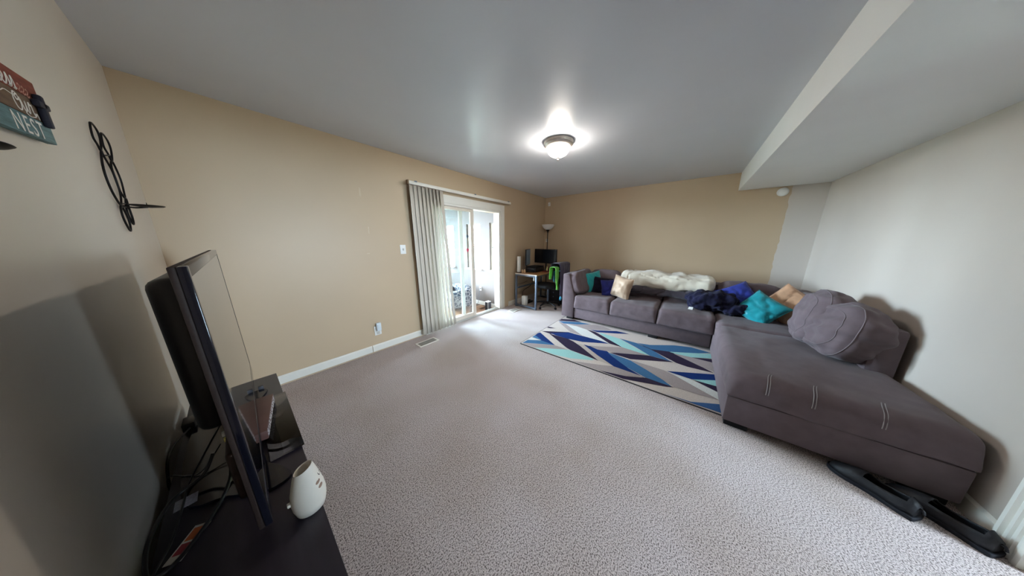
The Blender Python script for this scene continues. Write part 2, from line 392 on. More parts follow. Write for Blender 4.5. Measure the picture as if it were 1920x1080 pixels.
# ------------------------------------------------------------------ sliding door, casing, vertical blind
m_frame = mat('beige_door_frame', S(224, 212, 196), .45, .5, noise_s=5, noise_a=.02)
d = thing('door_1', 'sliding glass door to the sunroom, half open', 'door', (2.4, YA, 0)); del d['category']; d['kind'] = 'structure'
yo = YA+.02
fr = MB().box(DX0, DX0+.03, yo, YA+T_, 0, DZ).box(DX1-.03, DX1, yo, YA+T_, 0, DZ).box(DX0+.03, DX1-.03, yo, YA+T_, DZ-.03, DZ)
fr.build('door_frame', m_frame, d, 0)
tr = MB().box(DX0+.03, DX1-.03, yo, YA+T_, -.005, .012)
for q in (.035, .065, .095): tr.box(DX0+.03, DX1-.03, YA+q, YA+q+.006, .012, .026)
tr.build('door_track', mat('door_track_metal', S(200, 196, 190), .4, .5), d, 0)
def door_leaf(name, x0, x1, y, sw):
    z0, z1 = .027, DZ-.032
    p = MB().box(x0, x0+sw, y-.014, y+.014, z0, z1, .003).box(x1-sw, x1, y-.014, y+.014, z0, z1, .003).box(x0+sw, x1-sw, y-.014, y+.014, z0, z0+.07, .003).box(x0+sw, x1-sw, y-.014, y+.014, z1-.045, z1, .003)
    q = p.build(name, m_frame, d, 30)
    MB().box(x0+sw, x1-sw, y-.003, y+.003, z0+.07, z1-.045).build('pane', m_doorglass, q, 0)
    return q
door_leaf('fixed_panel', DX0+.03, 2.49, YA+.098, .07)
sp_ = door_leaf('sliding_panel', 1.83, 2.70, YA+.05, .075)
MB().box(2.655, 2.675, YA+.012, YA+.036, .92, 1.12, .006).build('door_handle', m_trim, sp_, 40)
# decals on the sliding glass
st = MB().lathe([(0, 0), (.028, 0), (.028, .0015), (0, .0015)], seg=20, M=frameM((2.555, YA+.0462, 1.475), (0, -1, 0))).build('round_decal', mat('grey_decal', S(88, 100, 112), .5), d, 0)
st['label'] = 'round grey decal on the glass'
poly = [(0, -.04), (.018, -.022), (.03, .005), (.028, .028), (.012, .034), (0, .026), (-.012, .034), (-.028, .028), (-.03, .005), (-.018, -.022)]
st = MB().prism([(a*.85, b*.85) for a, b in poly], 0, .0015, M=frameM((2.548, YA+.0462, 1.24), (0, -1, 0))).build('strawberry_decal', mat('red_decal', S(190, 62, 84), .5), d, 0)
st['label'] = 'red strawberry-shaped decal on the glass'
mb = MB().box(DX1, DX1+.115, YA-.018, YA, 0, DZ+.115, .004).box(DX0-.07, DX1, YA-.018, YA, DZ, DZ+.115, .004).box(DX0-.07, DX0, YA-.018, YA, 0, DZ+.0, .004)
mb.box(DX1-.03, DX1, YA, YA+.02, 0, DZ).box(DX0, DX1-.03, YA, YA+.02, DZ-.03, DZ)
struct('trim_2', mb, m_trim, 'white flat casing around the sliding glass door')

m_slat = mat('cream_vinyl_slat', S(202, 193, 179), .4, .5, noise_s=2, noise_a=.03)
vb = thing('vertical_blind', 'cream vertical blind drawn to the left of the sliding door', 'blind', (1.85, 2.89, 0))
MB().box(1.52, 3.565, 2.868, 2.905, 2.10, 2.142, .006).build('headrail', m_trim, vb, 40)
for bx_ in (1.60, 2.62, 3.48): MB().box(bx_, bx_+.03, 2.862, 2.962, 2.135, 2.149, .002).build('mounting_bracket', m_steel, vb, 30)
MB().box(1.503, 1.522, 2.862, 2.911, 2.094, 2.146, .004).build('end_cap', mat('brown_cap', S(128, 104, 78), .6), vb, 30)
ns = 9
for i in range(ns):
    f = i/(ns-1); xt = 1.575+f*.425; xb_ = 1.60+f*.52
    ang = [math.radians(a) for a in (5, 11, 20, 25, 28, 30, 32, 33, 34)][i]
    hw = .047; seg = 5; vs = []; fs = []
    for zi in range(9):
        q = zi/8; z = 2.095-q*2.055; xc = xt+(xb_-xt)*q
        a = ang
        for s_ in range(seg+1):
            u = -1+2*s_/seg; c_ = .007*(1-u*u)
            vs.append((xc+u*hw*math.cos(a)-c_*math.sin(a), 2.886+u*hw*math.sin(a)*.8+c_*math.cos(a), z))
    n1 = len(vs)
    for zi in range(8):
        for s_ in range(seg): b_ = zi*(seg+1)+s_; fs.append((b_, b_+1, b_+seg+2, b_+seg+1))
    sl = MB().add(vs, fs).build('slat', m_slat, vb, 60)
    so = sl.modifiers.new('s', 'SOLIDIFY'); so.thickness = .0015
MB().tube([(1.548, 2.92, 2.1), (1.556, 2.925, 1.2), (1.575, 2.93, .12)], .006, 6).build('pull_chain', mat('brown_cord', S(112, 88, 64), .7), vb, 60)

# ------------------------------------------------------------------ small fittings on walls, floor and ceiling
t = thing('light_switch', 'white single light switch beside the vertical blind', 'switch', (1.412, YA, 1.286))
MB().box(1.375, 1.449, YA-.006, YA, 1.227, 1.345, .003).build('cover_plate', m_whitep, t, 40)
MB().box(1.404, 1.420, YA-.016, YA-.006, 1.272, 1.300, .003).build('toggle', mat('toggle_plastic', S(196, 192, 184), .4), t, 40)
t = thing('wall_outlet', 'white wall outlet low on the tan wall', 'outlet', (.995, YA, .28))
pl = MB().box(.956, 1.034, YA-.006, YA, .225, .345, .003).build('cover_plate', m_whitep, t, 40)
MB().box(.978, 1.012, YA-.008, YA-.006, .235, .270, .001).build('receptacle', mat('toggle_plastic', S(196, 192, 184), .4), t, 30)
place(tag(MB().box(.972, 1.028, YA-.045, YA-.0062, .285, .392, .012, 3).box(.985, 1.015, YA-.047, YA-.044, .33, .375, .004).build('plug_in_freshener', mat('freshener_plastic', S(214, 222, 226), .3, .5, noise_s=8, noise_a=.02)), 'white plug-in air freshener in the low wall outlet', 'air freshener'))
def register(x0, x1, y0, y1, label):
    t = thing('floor_register', label, 'floor vent', ((x0+x1)/2, (y0+y1)/2, 0))
    k = .022
    MB().box(x0, x1, y0, y0+k, .001, .009, .002).box(x0, x1, y1-k, y1, .001, .009, .002).box(x0, x0+k, y0+k, y1-k, .001, .009, .002).box(x1-k, x1, y0+k, y1-k, .001, .009, .002).build('vent_frame', mat('vent_paint', S(222, 216, 204), .4), t, 30)
    MB().box(x0+k, x1-k, y0+k, y1-k, .0005, .002).build('duct', mat('duct_grey', S(120, 114, 106), .7), t, 0)
    n = 14; g = MB()
    for i in range(n):
        xx = x0+k+(i+.5)*(x1-x0-2*k)/n; g.box(xx-.0035, xx+.0035, y0+k, y1-k, .002, .007)
    g.box(x0+k, x1-k, (y0+y1)/2-.003, (y0+y1)/2+.003, .002, .0075)
    g.build('grille', mat('grille_grey', S(160, 154, 144), .5), t, 0)
register(1.365, 1.655, 2.64, 2.79, 'white floor vent in the carpet below the vertical blind')
register(3.30, 3.56, 2.59, 2.74, 'white floor vent in the carpet beside the desk leg')
t = thing('motion_sensor', 'small white motion sensor high in the far wall corner', 'sensor', (XB, 2.83, 2.25))
MB().box(XB-.045, XB-.008, 2.81, 2.865, 2.235, 2.325, .012, 3).build('housing', m_whitep, t, 40)
MB().box(XB-.008, XB, 2.825, 2.85, 2.26, 2.31).build('bracket', m_trim, t, 0)
MB().box(XB-.047, XB-.044, 2.82, 2.855, 2.25, 2.28, .004).build('lens', mat('sensor_lens', S(205, 205, 205), .3), t, 40)
t = thing('wall_keypad', 'small white box on the far wall behind the lamp pole', 'keypad', (XB, 2.87, 1.40))
MB().box(XB-.022, XB, 2.845, 2.905, 1.375, 1.455, .006).build('body', m_whitep, t, 40)
MB().box(XB-.024, XB-.021, 2.855, 2.895, 1.415, 1.445).build('display', mat('keypad_display', S(190, 196, 192), .3), t, 0)
t = thing('smoke_detector', 'round white smoke detector on the far wall under the soffit', 'smoke detector', (XB, -.93, 2.10))
mm = frameM((XB, -.93, 2.105), (-1, 0, 0))
MB().lathe([(0, 0), (.058, 0), (.058, .012), (0, .012)], M=mm).build('base_plate', m_whitep, t)
MB().lathe([(.054, .012), (.052, .03), (.04, .042), (.02, .046), (0, .046)], M=mm).build('cover', m_whitep, t)
# ceiling light
LX, LY = 2.36, 1.25
t = thing('ceiling_light', 'lit flush-mount ceiling light with a brushed nickel pan', 'ceiling light', (LX, LY, H))
MB().lathe([(0, H), (.155, H), (.157, H-.01), (.150, H-.026), (.152, H-.032), (.140, H-.048), (.128, H-.058), (.120, H-.058), (.12, H-.02), (0, H-.02)], c=(LX, LY, 0), seg=48).build('pan', mat('brushed_nickel', S(188, 180, 172), .34, .5, metal=.7, noise_s=30, noise_a=.06), t)
m_dome = mat('lit_frosted_glass', (1, 1, 1, 1), .3, .5, emit=(1.0, .91, .81, 1), estr=LAMP)
MB().lathe([(.124, H-.052), (.120, H-.075), (.105, H-.105), (.08, H-.13), (.045, H-.147), (.012, H-.152), (0, H-.152)], c=(LX, LY, 0), seg=48).build('glass_dome', m_dome, t)
MB().lathe([(0, H-.150), (.018, H-.152), (.020, H-.158), (.010, H-.164), (.008, H-.170), (.011, H-.176), (.006, H-.184), (0, H-.186)], c=(LX, LY, 0), seg=20).build('finial', MATS['brushed_nickel'], t)

# ------------------------------------------------------------------ area rug
RUG=[('D',[(3.442,1.665),(3.564,1.665),(3.667,1.469),(3.64,1.315)]),('T',[(3.415,1.66),(3.606,1.356),(3.633,1.146),(3.472,1.343),(3.375,1.527)]),('P',[(3.369,1.469),(3.472,1.343),(3.651,1.102),(3.665,0.959),(3.599,0.802),(3.527,0.873),(3.364,1.129),(3.382,1.306)]),('P',[(3.381,1.631),(3.369,1.491),(3.093,1.102),(3.105,1.298)]),('W',[(3.369,1.491),(3.394,1.311),(3.352,1.125),(3.064,0.702),(3.062,0.822),(3.093,1.102)]),('D',[(3.023,1.665),(3.081,1.665),(3.094,1.539),(3.038,1.607)]),('D',[(2.851,1.665),(2.864,1.648),(3.077,1.314),(3.076,1.226),(2.841,1.498)]),('N',[(2.87,1.514),(3.066,1.31),(3.078,1.087),(3.082,0.828),(3.066,0.695),(2.883,1.012),(2.847,1.21),(2.843,1.409)]),('D',[(2.839,1.517),(2.838,1.416),(2.847,1.21),(2.813,1.114),(2.67,0.866),(2.511,0.673),(2.531,0.801),(2.549,1.041),(2.576,1.112)]),('N',[(2.743,1.665),(2.788,1.651),(2.668,1.461),(2.542,1.261),(2.554,1.493),(2.616,1.654)]),('T',[(2.568,1.654),(2.655,1.658),(2.563,1.479)]),('T',[(2.324,1.656),(2.452,1.649),(2.554,1.493),(2.545,1.271),(2.418,1.506)]),('W',[(2.46,1.654),(2.551,1.653),(2.551,1.511)]),('P',[(2.31,1.642),(2.322,1.65),(2.414,1.503),(2.542,1.261),(2.54,1.078),(2.311,1.438),(2.31,1.541)]),('A',[(2.31,1.452),(2.541,1.071),(2.541,1.038),(2.516,0.731),(2.48,0.733),(2.353,0.954),(2.31,1.153)]),('P',[(2.31,0.92),(2.447,0.599),(2.501,0.504),(2.487,0.39),(2.38,0.367),(2.31,0.63)]),('Q',[(2.783,1.049),(2.8,0.971),(2.761,0.883),(2.505,0.518),(2.511,0.673)]),('N',[(2.813,0.971),(2.835,0.681),(2.689,0.504),(2.565,0.368),(2.47,0.187),(2.493,0.491),(2.638,0.728)]),('D',[(2.803,0.632),(2.851,0.553),(3.033,0.219),(3.042,-0.034),(3.015,0.012),(2.794,0.383),(2.795,0.539)]),('T',[(2.788,0.645),(2.791,0.571),(2.759,0.376),(2.657,0.204),(2.544,0.029),(2.476,-0.044),(2.476,0.058),(2.486,0.194),(2.571,0.376),(2.733,0.589)]),('P',[(2.83,0.91),(2.877,0.804),(3.059,0.534),(3.037,0.227),(2.851,0.553),(2.788,0.776)]),('D',[(3.364,1.129),(3.347,0.982),(3.061,0.527),(3.066,0.695),(3.183,0.859)]),('A',[(3.361,0.938),(3.361,0.855),(3.324,0.63),(3.154,0.385),(3.044,0.205),(3.041,0.318),(3.059,0.534),(3.295,0.876)]),('T',[(3.337,0.632),(3.327,0.414),(3.238,0.221),(3.052,0.014),(3.041,-0.02),(3.038,0.212),(3.176,0.389)]),('N',[(3.381,1.086),(3.43,0.981),(3.597,0.733),(3.604,0.556),(3.51,0.692),(3.361,0.959)]),('D',[(3.316,0.404),(3.26,0.223),(3.326,0.024),(3.195,-0.187),(3.046,-0.381),(3.019,-0.156),(3.038,-0.054),(3.227,0.219)]),('T',[(3.333,0.407),(3.376,0.253),(3.575,-0.008),(3.649,-0.194),(3.613,-0.388),(3.479,-0.242),(3.316,0.031),(3.245,0.222)]),('A',[(3.309,0.03),(3.484,-0.242),(3.578,-0.386),(3.438,-0.392),(3.313,-0.193),(3.3,-0.057)]),('P',[(3.288,-0.014),(3.313,-0.193),(3.316,-0.397),(3.073,-0.394),(3.119,-0.28)]),('D',[(3.312,-0.2),(3.427,-0.404),(3.316,-0.397)]),('P',[(2.771,0.386),(2.767,0.047),(2.728,-0.049),(2.594,-0.256),(2.513,-0.388),(2.492,-0.253),(2.485,-0.055),(2.544,0.029),(2.657,0.204)]),('N',[(2.765,0.021),(3.022,-0.402),(2.886,-0.404),(2.752,-0.193)]),('W',[(2.754,0.02),(2.738,-0.193),(2.645,-0.397),(2.515,-0.397),(2.594,-0.256),(2.728,-0.049)]),('A',[(2.75,-0.199),(2.898,-0.41),(2.761,-0.405)]),('D',[(2.744,-0.21),(2.761,-0.405),(2.642,-0.402)]),('D',[(2.31,0.603),(2.38,0.344),(2.481,0.18),(2.476,0.058),(2.476,-0.061),(2.442,-0.002),(2.31,0.36)]),('P',[(2.409,0.654),(2.497,0.512),(2.484,0.206),(2.389,0.332),(2.31,0.603)]),('B',[(2.31,0.008),(2.326,-0.187),(2.453,-0.396),(2.319,-0.39),(2.31,-0.21)])]
RC = {'N': S(16, 44, 102), 'D': S(46, 36, 58), 'T': S(62, 104, 142), 'A': S(150, 196, 192), 'W': S(206, 206, 202), 'P': S(158, 146, 144), 'Q': S(176, 164, 156), 'B': S(58, 92, 138), 'C': S(196, 184, 176), 'E': S(70, 68, 72)}
keys = list(RC)
rm = [mat('rug_wool_'+k_, RC[k_], .9, .15, noise_s=90, noise_a=.10, bump_s=350, bump=.35, bump_d=.003) for k_ in keys]
mb = MB(); mb.cur = keys.index('E')
RX0, RX1, RY0, RY1 = 2.295, 3.82, -.44, 1.68
def rrect(x0, x1, y0, y1, r, n=5):
    out = []
    for cx, cy, a0 in ((x1-r, y1-r, 0), (x0+r, y1-r, 1), (x0+r, y0+r, 2), (x1-r, y0+r, 3)):
        for i in range(n+1): a = (a0+i/n)*math.pi/2; out.append((cx+r*math.cos(a), cy+r*math.sin(a)))
    return out
mb.prism(rrect(RX0, RX1, RY0, RY1, .02), .0, .0095)
mb.cur = keys.index('C'); mb.prism(rrect(RX0+.008, RX1-.008, RY0+.008, RY1-.008, .02), .0094, .0101)
for i, (c_, pl_) in enumerate(RUG):
    mb.cur = keys.index(c_); z = .0104+i*.00006; mb.add([(a, b_, z) for a, b_ in pl_], [tuple(range(len(pl_)))])
def ccw_fix(o):
    for p in o.data.polygons:
        if p.normal.z < 0 and p.center.z > .0102: p.flip()
o = mb.build('area_rug', rm, None, 0); ccw_fix(o); tag(place(o), 'blue, teal and grey geometric shard rug in front of the sofa', 'rug')

# ------------------------------------------------------------------ sectional sofa
m_sofa = mat('grey_microfibre', S(99, 85, 88), .85, .2, noise_s=14, noise_a=.10, bump_s=500, bump=.25, bump_d=.002, sheen=.12)
m_stitch = mat('stitch_thread', S(150, 142, 142), .8)
so_ = thing('sectional_sofa', 'large grey fabric sectional sofa with a chaise along the white wall', 'sofa', (3.9, .2, 0))
ARM = [(1.715, .05), (1.485, .05), (1.485, .45), (1.60, .835), (1.715, .835)]
MB().prism(ARM, 3.635, 4.63, 'x', .02).build('arm', m_sofa, so_)
MB().box(3.655, 4.60, -.37, 1.48, .055, .245, .012).build('seat_base', m_sofa, so_)
def cush(name, x0, x1, y0, y1, z0, z1, r=.06, wr=.006, seed=0, n=30, crown=.01, ws=6):
    return MB().rbox(((x0+x1)/2, (y0+y1)/2, (z0+z1)/2), (x1-x0, y1-y0, z1-z0), r, n, wr, ws, seed, crown).build(name, m_sofa, so_, 80)
def stitch(parent, pts, r=.0025): MB().tube(smooth_path(pts, 5), r, 5).build('stitching', m_stitch, parent, 80)
for i, (a, b_) in enumerate(((.885, 1.482), (.242, .882), (-.378, .238))):
    cq = cush('seat_cushion', 3.615, 4.36, a, b_, .243, .475, .055, .007, i+1)
cush('seat_cushion', 3.44, 4.36, -1.12, -.381, .243, .455, .055, .008, 9)
MB().box(4.40, 4.64, -1.30, 1.71, .055, .79, .03).build('back_frame', m_sofa, so_)
MB().box(2.87, 4.42, -1.305, -1.16, .055, .79, .03).build('back_frame', m_sofa, so_)
def lean(name, c, size, rx=0, ry=0, rz=0, e=3.6, wr=.02, seed=0, ws=4, n=28, pleat=0, seam=False):
    M_ = Matrix.Rotation(rz, 4, 'Z') @ Matrix.Rotation(ry, 4, 'Y') @ Matrix.Rotation(rx, 4, 'X')
    cq = MB().soft(c, size, e, n, wr, ws, seed, M_, 0, pleat).build(name, m_sofa, so_, 80)
    if seam:
        hx, hy, hz = (k_/2 for k_ in size)
        for fy in (.45, .85):
            f = (1-fy**e)**(1/e); pts = []
            for i in range(72):
                a = 2*math.pi*i/72; ca, sa = math.cos(a), math.sin(a); k_ = (abs(ca)**e+abs(sa)**e)**(1/e)
                q = Vector((f*hx*ca/k_, fy*hy, f*hz*sa/k_)); nn = Vector((q.x/hx**2, q.y/hy**2, q.z/hz**2)).normalized()
                q += nn*wr*(noise.noise(q*ws+Vector((seed*7.3, seed, 0)))+.5*noise.noise(q*ws*2.3+Vector((0, seed*3.1, seed))))
                if pleat: q += nn*pleat*noise.noise(Vector((q.x*3.2, q.y*3+seed, q.z*17+2.5*q.x)))
                pts.append(Matrix.Translation(c) @ M_ @ q)
            MB().tube(pts, .0035, 5, True).build('seam', m_seam, cq, 80)
    return cq
m_seam = mat('sofa_seam', S(112, 100, 102), .9)
lean('arm_cushion', (4.02, 1.50, .665), (.74, .21, .42), rx=math.radians(-17), seed=2, e=4)
lean('back_cushion', (4.38, 1.19, .66), (.24, .58, .43), ry=math.radians(12), seed=3, e=4)
lean('back_cushion', (4.36, .565, .605), (.25, .655, .38), ry=math.radians(10), seed=4, e=8, wr=.012)
lean('back_cushion', (4.36, -.075, .605), (.25, .62, .38), ry=math.radians(10), seed=5, e=8, wr=.012)
lean('back_cushion', (4.36, -.70, .645), (.25, .62, .42), ry=math.radians(12), seed=6, e=4)
MB().box(2.175, 3.62, -1.30, -.372, .05, .262, .012).build('chaise_base', m_sofa, so_)
ch = cush('chaise_cushion', 2.165, 3.46, -1.31, -.362, .262, .455, .075, .007, 12, 40)
for y in (-.55, -.75, -1.0):
    for dx in (0, .012):
        stitch(ch, [(2.159, y-dx, .36), (2.161, y-dx, .39), (2.184, y-dx-.002, .438), (2.24, y-dx-.010, .463), (2.28, y-dx-.022, .466)], .0022)
lean('side_cushion', (3.40, -1.065, .70), (.56, .28, .52), rx=math.radians(12), rz=math.radians(-5), seed=7, e=3.0, wr=.022, ws=6, n=40, pleat=.022, seam=True)
lean('side_cushion', (3.07, -1.10, .675), (.48, .31, .46), rx=math.radians(15), ry=math.radians(6), rz=math.radians(10), seed=8, e=2.8, wr=.025, ws=6, n=40, pleat=.026, seam=True)
for fx, fy in ((2.20, -.52), (2.20, -1.28), (3.48, -.52)):
    MB().box(fx, fx+.10, fy, fy+.13, .001, .052, .004).build('foot', m_blackm, so_, 30)
for fx, fy in ((3.66, 1.5), (3.66, .2), (4.5, 1.5), (4.5, -1.2)):
    MB().box(fx, fx+.08, fy, fy+.12, .0125 if fx < 3.8 else .001, .06, .004).build('foot', m_blackm, so_, 30)

# ------------------------------------------------------------------ throw pillows and blankets
def fab(name, col, sheen=.3, rough=.8, wr=.12, bs=60, b=.4): return mat(name, col, rough, .25, noise_s=12, noise_a=wr, bump_s=bs, bump=b, bump_d=.006, sheen=sheen)
m_teal = fab('teal_pillow_fabric', S(34, 150, 152), .4); m_teal2 = fab('bright_teal_satin', S(24, 140, 150), .2, .35, .2)
m_dnavy = fab('dark_navy_plush', S(16, 15, 34), .05, .95, .3, 120, .9); m_dnavy2 = fab('navy_fluffy_fleece', S(18, 18, 44), .05, .95, .35, 140, 1.0)
m_royal = fab('royal_blue_plush', S(28, 32, 100), .1, .8, .3); m_royal2 = fab('royal_blue_velvet', S(30, 44, 126), .15, .6, .25, 25)
m_beige = fab('beige_satin', S(186, 160, 136), .2, .42, .08, 25, .5); m_copper = fab('copper_beige_satin', S(190, 148, 116), .2, .32, .2, 22, .6)
def pil(name, m, label, c, size, t, n, roll=0, seed=0, wr=.012, ws=7, cat='pillow', edge=True, grp='throw pillows on the sofa'):
    M_ = frameM(c, n, (0, 0, 1), math.radians(roll))
    th = thing(name, label, cat, c, 0, grp)
    MB().pillow(size[0], size[1], t, 20, wr, ws, seed, M_).build('pillow_cover', m, th, 80)
    if edge:
        pts = []
        for k_ in range(40):
            a = k_/40*4; s_ = int(a); f = a-s_; q = -1+2*f
            u, v = [(q, -1), (1, q), (-q, 1), (-1, -q)][s_]
            pts.append(M_ @ Vector((size[0]/2*u*(1-.07*(1-v*v)), size[1]/2*v*(1-.07*(1-u*u)), 0)))
        MB().tube(pts, .004, 5, True).build('piping', m, th, 80)
    return th
pil('throw_pillow', m_teal, 'teal pillow leaning on the sofa arm cushion', (4.13, 1.33, .655), (.36, .38), .13, (-.55, -.8, .25), 8, 1)
pil('throw_pillow', m_dnavy, 'near-black navy pillow between the teal and the royal blue pillows', (4.12, 1.17, .605), (.34, .31), .15, (-.9, -.35, .3), -6, 2, .016, 9)
pil('throw_pillow', m_royal, 'royal blue plush pillow behind the beige satin pillow', (4.02, 1.0, .60), (.30, .30), .14, (-.85, -.45, .25), 5, 3, .016)
pil('throw_pillow', m_beige, 'beige satin pillow standing at the white blanket end', (3.93, .80, .655), (.33, .36), .17, (-.93, .32, .12), -8, 4, .018, 10)
pil('throw_pillow', m_royal2, 'royal blue velvet pillow leaning behind the teal satin pillow', (4.12, -.585, .68), (.35, .38), .14, (-.75, .22, .6), 38, 6, .014)
pil('throw_pillow', m_teal2, 'bright teal satin pillow slumped beside the copper pillow', (3.92, -.77, .60), (.36, .36), .14, (-.82, .25, .52), -32, 7, .014, 8)
pil('throw_pillow', m_copper, 'copper beige satin pillow against the side cushion', (4.04, -.995, .665), (.36, .40), .15, (-.85, .38, .36), -32, 8, .015, 8)
def softy(name, c, size, m, label, cat, e=2.6, wr=.05, ws=5, seed=0, M_=None, n=24):
    return place(tag(MB().soft(c, size, e, n, wr, ws, seed, M_).build(name, m, None, 80), label, cat))
softy('fleece_throw', (4.04, -.32, .60), (.38, .54, .27), m_dnavy2, 'dark navy fluffy fleece throw bunched on the seat', 'throw', 2.6, .05, 9, 3, Matrix.Rotation(math.radians(-6), 4, 'X'), 44)
softy('fleece_throw', (4.0, -.57, .545), (.30, .30, .17), m_dnavy2, 'small dark blue fleece piece below the velvet pillow', 'throw', 2.4, .04, 12, 5, None, 34)
# long cream blanket over the sofa back: rolled folds along y
m_cream = fab('cream_blanket', S(214, 204, 186), .4, .9, .06, 30, .5)
def sweep_blanket(name, m, label, y0, y1, cx, cz, rx, rz, seed, tilt=0, n=130, seg=56, cat='blanket'):
    vs = []; fs = []
    for i in range(n+1):
        f = i/n; y = y0+(y1-y0)*f
        k_ = max(.0, 1-abs(2*f-1)**14)**.5*.98+.02
        for j in range(seg):
            a = 2*math.pi*j/seg; ca, sa = math.cos(a), math.sin(a)
            ex = math.copysign(abs(ca)**.7, ca); ez = math.copysign(abs(sa)**.7, sa)
            p = Vector((cx+rx*k_*ex, y, cz+rz*k_*ez+tilt*(f-.5)))
            d = .030*noise.noise(Vector((p.x*5, y*4, p.z*5+seed)))+.020*noise.noise(Vector((p.x*9, y*7+seed, p.z*14)))+.008*noise.noise(Vector((p.x*24, y*14+seed, p.z*26)))
            cr = noise.noise(Vector((p.x*4, y*3.2+seed*3, p.z*7))); d -= .018*math.exp(-(cr/.05)**2)
            p += Vector((ca, 0, sa))*d
            p.x -= .10*(p.z-cz)*-1
            vs.append(p)
    for i in range(n):
        for j in range(seg): fs.append((i*seg+j, i*seg+(j+1) % seg, (i+1)*seg+(j+1) % seg, (i+1)*seg+j))
    fs += [tuple(range(seg))[::-1], tuple(range(n*seg, (n+1)*seg))]
    return place(tag(MB().add(vs, fs).build(name, m, None, 80), label, cat))
sweep_blanket('folded_blanket', m_cream, 'long cream blanket folded over the sofa back cushions', .92, -.37, 4.38, .765, .215, .14, 2, tilt=.0)
m_gthrow = fab('charcoal_throw', S(72, 66, 74), .3, .9, .15, 30, .5)
sweep_blanket('folded_blanket', m_gthrow, 'thin dark grey throw under the long cream blanket', .80, -.14, 4.19, .605, .05, .062, 5, n=70)
place(tag(MB().prism([(-.03, -.02), (.028, -.026), (.034, .02), (-.02, .03)], 0, .004, M=frameM((3.86, -.12, .493), (-.4, .1, .9), (0, 1, 0))).build('paper_tag', mat('white_paper', S(230, 230, 226), .8, noise_s=20, noise_a=.02)), 'small white paper tag at the edge of the navy fleece throw', 'tag'))

# ------------------------------------------------------------------ shoes beside the chaise
m_shoe = mat('black_leather', S(20, 20, 26), .6, .5, noise_s=30, noise_a=.2, bump_s=60, bump=.2)
m_sole = mat('black_rubber', S(26, 27, 34), .7, .3, noise_s=40, noise_a=.1)
def shoe(label, loc, rz, mirror=1):
    t = thing('slip_on_shoe', label, 'shoe', loc, rz, 'black shoes beside the chaise', world=False)
    # local: toe at +x, heel at -x, length .28
    prof = [(-.15, .036), (-.13, .046), (-.06, .044), (0, .044), (.05, .053), (.09, .055), (.125, .044), (.15, .017)]
    out = smooth_path([(x, w_*(1.05 if i else 1), 0) for i, (x, w_) in enumerate(prof)]+[(x, -w_, 0) for x, w_ in prof[::-1]], 3, True)
    MB().prism([(p.x, p.y*mirror) for p in out], .0, .022, bev=.003).build('sole', m_sole, t, 50, False)
    st_ = []
    secs = [(-.142, .032, .082), (-.115, .042, .108), (-.07, .043, .098), (-.02, .042, .090), (.02, .045, .096), (.06, .051, .082), (.10, .049, .064), (.138, .028, .044)]
    vs = []; fs = []; sg = 14
    for x, w_, h_ in secs:
        for j in range(sg):
            a = math.pi*j/(sg-1); vs.append((x, mirror*w_*math.cos(a), .020+(h_-.02)*max(0, math.sin(a))**.8))
    n = len(secs)
    for i in range(n-1):
        for j in range(sg-1): 
            if 1 <= i <= 3 and 3 <= j <= 9: continue     # foot opening
            fs.append((i*sg+j, i*sg+j+1, (i+1)*sg+j+1, (i+1)*sg+j))
    fs += [tuple(range(sg))[::-1], tuple(range((n-1)*sg, n*sg))]
    u = MB().add(vs, fs).build('upper', m_shoe, t, 70, False); so = u.modifiers.new('s', 'SOLIDIFY'); so.thickness = .004
    MB().prism([(p.x*.9, p.y*mirror*.8) for p in out], .0222, .026).build('insole', m_blackm, t, 50, False)
    MB().tube(smooth_path([(-.132, 0, .06), (-.15, .004, .07), (-.158, .004, .05)], 4), .005, 6).build('heel_loop', m_shoe, t, 60, False)
    MB().tube(smooth_path([(.02, .037*mirror, .05), (.035, 0, .074), (.03, -.037*mirror, .05)], 5), .005, 6).build('strap', m_shoe, t, 60, False)
    return t
shoe('black slip-on shoe tucked along the chaise, toe towards the rug', (2.085, -1.0, .0), math.atan2(.21, .19)+.0)
shoe('black slip-on shoe nearest the white door casing', (2.065, -1.19, .0), math.atan2(.14, .15), -1)

# ------------------------------------------------------------------ desk corner
m_top = mat('desk_wood', S(150, 106, 68), .5, .4, noise_s=5, noise_a=.2, stretch=(1, 10, 1))
dk = thing('computer_desk', 'wood-topped desk with grey steel legs in the far corner', 'desk', (4.25, 2.6, 0))
DZT = .735
MB().box(3.70, 4.78, 2.31, 2.86, DZT-.022, DZT, .002).build('desk_top', m_top, dk, 30)
for x in (3.705, 4.735):
    f = MB().box(x, x+.035, 2.315, 2.35, .0, DZT-.023, .002).box(x, x+.035, 2.82, 2.855, .0, DZT-.023, .002).box(x, x+.035, 2.35, 2.82, .02, .05, .002).box(x, x+.035, 2.35, 2.82, DZT-.055, DZT-.023, .002)
    f.build('leg_frame', m_steel, dk, 30)
MB().box(3.74, 4.735, 2.80, 2.82, .40, .43).box(3.74, 4.735, 2.36, 2.375, DZT-.055, DZT-.023).build('rail', m_steel, dk, 0)
MB().box(3.715, 3.735, 2.385, 2.40, DZT-.13, DZT-.05, .002).build('headphone_hook', m_trim, dk, 30)
MB().box(3.697, 3.700, 2.31, 2.86, DZT-.022, DZT).build('edge_band', mat('edge_band', S(196, 188, 176), .4), dk, 0)
